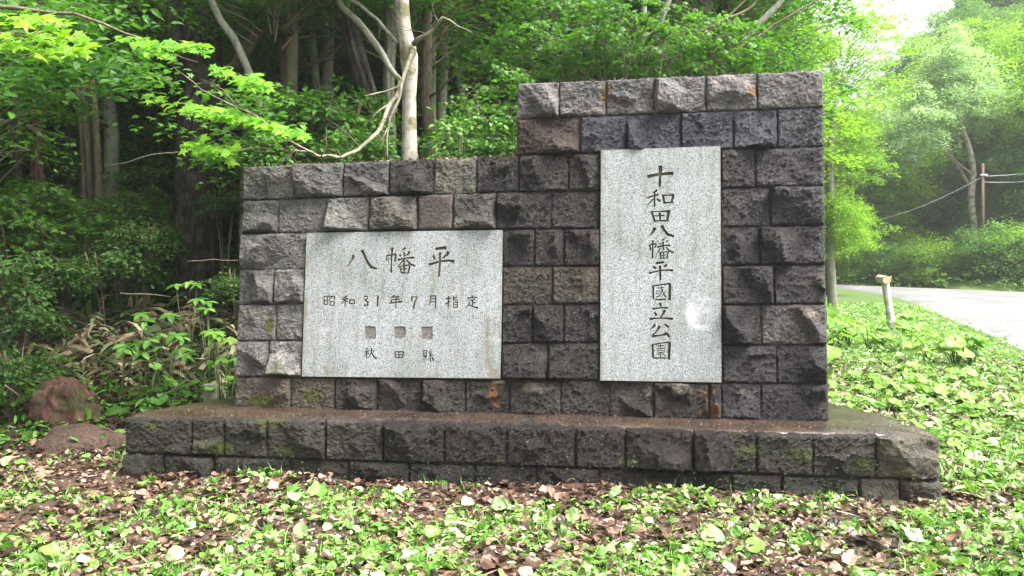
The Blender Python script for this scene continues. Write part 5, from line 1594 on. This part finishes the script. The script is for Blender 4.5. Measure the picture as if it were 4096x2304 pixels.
cover('curled_leaf_litter', 'larger curled brown leaves among the foreground litter', 3200, LITTER2, M_DEADLEAF, (.04, .085), AF, 21, d_litter, .5, .05)
cover('cut_leaf_pieces', 'torn pieces of cut green leaves in the foreground', 3600, LITTER2, M_CUT, (.03, .085), AF, 22, d_green, .55, .05, lambda r, n: r.beta(1.6, 2.2, n))
cover('twig_litter', 'thin broken twigs on the foreground soil', 700, TWIGT, M_DEADLEAF, (.06, .22), AF, 23, d_litter, .25, .04)
cover('cut_grass', 'freshly cut green leaf scraps over the foreground', 40000, OVAL_Q, M_CUT, (.016, .055), AF, 2, d_green, .5, .045, lambda r, n: r.beta(1.7, 2.6, n))
cover('ground_herbs', 'small lobed herb leaves scattered in the foreground', 12000, MAPLE_LO, M_CUT, (.03, .11), AF, 3, d_green, .55, .05, lambda r, n: r.beta(1.6, 3.4, n))
cover('grass', 'short grass blades sprouting in the foreground', 24000, BLADE, M_CUT, (.03, .09), AF, 4, d_green, upright=True, tintf=lambda r, n: r.beta(1.6, 3.4, n))
cover('pale_leaf_scraps', 'pale upturned leaf undersides on the foreground', 1600, LITTER, M_CUT, (.02, .055), AF, 5, d_green, .45, .05, lambda r, n: r.uniform(.75, 1, n))
AR = (2.6, 12.5, 5.2, 24)
def d_right(x, y): return ((x > .36 * y - .6) & ~((x < 3.0) & (y < 6.9))) * np.clip(.75 + .6 * nz2(x, y, .9, 4), 0, 1)
cover('verge_leaves', 'bright green low leaves on the verge right of the monument', 42000, OVAL_Q, M_CUT, (.05, .11), AR, 6, d_right, .55, .06, lambda r, n: r.beta(2.0, 2.4, n))
cover('verge_grass', 'bright grass blades on the verge', 15000, BLADE, M_CUT, (.06, .18), AR, 7, d_right, upright=True, tintf=lambda r, n: r.beta(1.8, 2.6, n))
cover('verge_litter', 'brown leaves among the verge grass', 13000, LITTER, M_DEADLEAF, (.04, .085), (2.6, 9, 4.8, 12), 8, lambda x, y: (x > .36 * y - .6) * .6, .4, .03)
AL = (-10, -2.2, 6.4, 13)
cover('bank_litter', 'brown leaves and soil crumbs on the bank left of the plinth', 16000, LITTER, M_DEADLEAF, (.03, .075), AL, 9, lambda x, y: np.clip(.7 + .6 * nz2(x, y, 1.1, 5), 0, 1), .45, .04, lambda r, n: r.beta(1.4, 4.5, n))
cover('bank_herbs', 'low herb leaves on the bank left of the plinth', 15000, OVAL_Q, M_HERB, (.04, .10), AL, 10, lambda x, y: np.clip(.3 + 1.3 * nz2(x, y, 1.2, 8) + .25 * (y < 8.2), 0, 1), .5, .14)
AB = (-18, 7.5, 7.2, 22)
cover('floor_herbs', 'low leaves and seedlings on the rising floor of the wood', 58000, OVAL_Q, M_DARK, (.06, .14), AB, 12, lambda x, y: (x < .36 * y - .4) * np.clip(.45 + 1.0 * nz2(x, y, .8, 6), 0, 1), .5, .35)
cover('floor_litter', 'brown fallen leaves on the floor of the wood', 24000, LITTER, M_DEADLEAF, (.06, .12), AB, 13, lambda x, y: (x < .36 * y - .4) * .7, .4, .03, lambda r, n: r.beta(1.4, 4.5, n))
cover('far_verge_herbs', 'bright herbs along the far edge of the road', 14000, OVAL_Q, M_CUT, (.12, .26), (12, 30, 18, 42), 14,
      lambda x, y: (((x - 14.9) * .745 + (y - 36) * .667) > .25) & (((x - 14.9) * .745 + (y - 36) * .667) < 4.5), .5, .35, lambda r, n: r.beta(1.8, 3, n))

# the larger single leaves one can point at
def curled_leaf():
    V = []; Fs = []; nu, nv = 6, 8
    for j in range(nv + 1):
        t = j / nv; w = .5 * math.sin(math.pi * min(1, t * .93 + .05)) ** .6
        for i in range(nu + 1):
            s = i / nu * 2 - 1; V.append((w * s * (1 + .08 * math.sin(t * 17)), t - .5, .16 * (s * s) * w * 2 + .06 * math.sin(t * 5) + .03 * math.sin(s * 9 + t * 7)))
    for j in range(nv):
        for i in range(nu): k = j * (nu + 1) + i; Fs += [(k, k + 1, k + nu + 2), (k, k + nu + 2, k + nu + 1)]
    return np.array(V), np.array(Fs)
CURL = curled_leaf()
M_PALEUNDER = mat_leaf('pale_leaf_underside', [(.20, .32, .13), (.30, .42, .21), (.44, .54, .33)], .3)
singles = [(1175, 1998, .16, M_PALEUNDER, 'limp pale leaf lying before the left part of the plinth'), (1870, 2000, .15, M_CUT, 'dark green leaf with curled edge before the middle of the plinth'), (1995, 2010, .17, M_PALEUNDER, 'flat pale green leaf beside the dark curled leaf'),
           (2460, 1985, .15, M_PALEUNDER, 'upturned pale leaf close before the plinth'), (2290, 2065, .16, M_CUT, 'broad green leaf in the middle foreground'), (3640, 2140, .22, M_PALEUNDER, 'large torn white-green leaf at the right foreground'),
           (1730, 2140, .16, M_CUT, 'rounded green leaf in the left of the middle foreground'), (2960, 1990, .18, M_CUT, 'star-shaped bright leaf at the foot of the plinth right of the centre'), (1270, 1975, .2, M_HERB, 'feathery fern sprig before the left part of the plinth'),
           (1960, 2250, .16, M_DEADLEAF, 'large upright brown leaf at the bottom edge left of centre'), (2140, 2270, .17, M_DEADLEAF, 'dark brown curled leaf at the bottom edge of the centre'), (2850, 2160, .2, M_CUT, 'big round green leaf in the right foreground'),
           (3020, 2190, .17, M_BUTTER, 'yellow-green round leaf in the right foreground'), (700, 2230, .15, M_PALEUNDER, 'pale crumpled leaf at the lower left'), (200, 2210, .16, M_CUT, 'broad green leaf at the lower left corner'), (30, 1840, .16, M_CUT, 'broad grey-green leaf at the left edge')]
def crinkle(V, sd_):
    V = V.copy(); V[:, 2] += np.array([.16 * mn.noise(Vector(tuple(v)) * 3.1 + Vector((sd_, 0, 0))) + .08 * mn.noise(Vector(tuple(v)) * 8 + Vector((sd_, 0, 0))) for v in V]) ; return V
for i, (px, py, s, mt, lab) in enumerate(singles):
    p = on_z(px, py, .05); z = float(ground_z(p.x, p.y)) + .06
    T = ROUND if i in (12,) else (MAPLE if i == 7 else CURL)
    rg = random.Random(i * 13 + 1)
    M = rots(np.array([(rg.gauss(0, .3), -.55 + rg.gauss(0, .2), 1.0)]), np.array([rg.uniform(0, 6.28)]), None)[0]
    me = np_mesh('fallen_leaf', crinkle(T[0], i) * s * .58, T[1], [mt], np.full(len(T[0]), rg.uniform(.25, .8)), smooth=True)
    o = bpy.data.objects.new('fallen_leaf', me)
    o.matrix_world = Matrix.Translation((p.x, p.y, z)) @ Matrix([[*M[0], 0], [*M[1], 0], [*M[2], 0], [0, 0, 0, 1]])
    tag(link(o), lab, 'leaf')
# small red leaf caught in the joint of the tall block
u, v = wuv(2615, 458)
me = np_mesh('fallen_leaf', CURL[0] * .05, CURL[1], [M_DEADLEAF], np.full(len(CURL[0]), .55), smooth=True)
o = bpy.data.objects.new('fallen_leaf', me); o.location = wpt(u, v, .05); o.rotation_euler = (1.0, .2, 1.3); tag(link(o), 'small reddish leaf caught in the upper joint of the tall block', 'leaf')

# ------------------------------------------------------------------ pale veil volume, added to lift the background like lens flare
hm = bpy.data.materials.new('veil_volume'); hm.use_nodes = True
hn = hm.node_tree; hn.nodes.clear()
ho = hn.nodes.new('ShaderNodeOutputMaterial'); hv = hn.nodes.new('ShaderNodeVolumePrincipled')
hv.inputs['Color'].default_value = (.93, .96, .95, 1); hv.inputs['Density'].default_value = 0.0011
hv.inputs['Anisotropy'].default_value = 0.3
hn.links.new(hv.outputs[0], ho.inputs['Volume'])
mb = MB(); mb.box((5, 30, 16), (190, 150, 38))
hz = mb.build('added_veil', hm, smooth=False); tag(hz, 'thin pale veil added to lift the background', None, None, 'stuff')
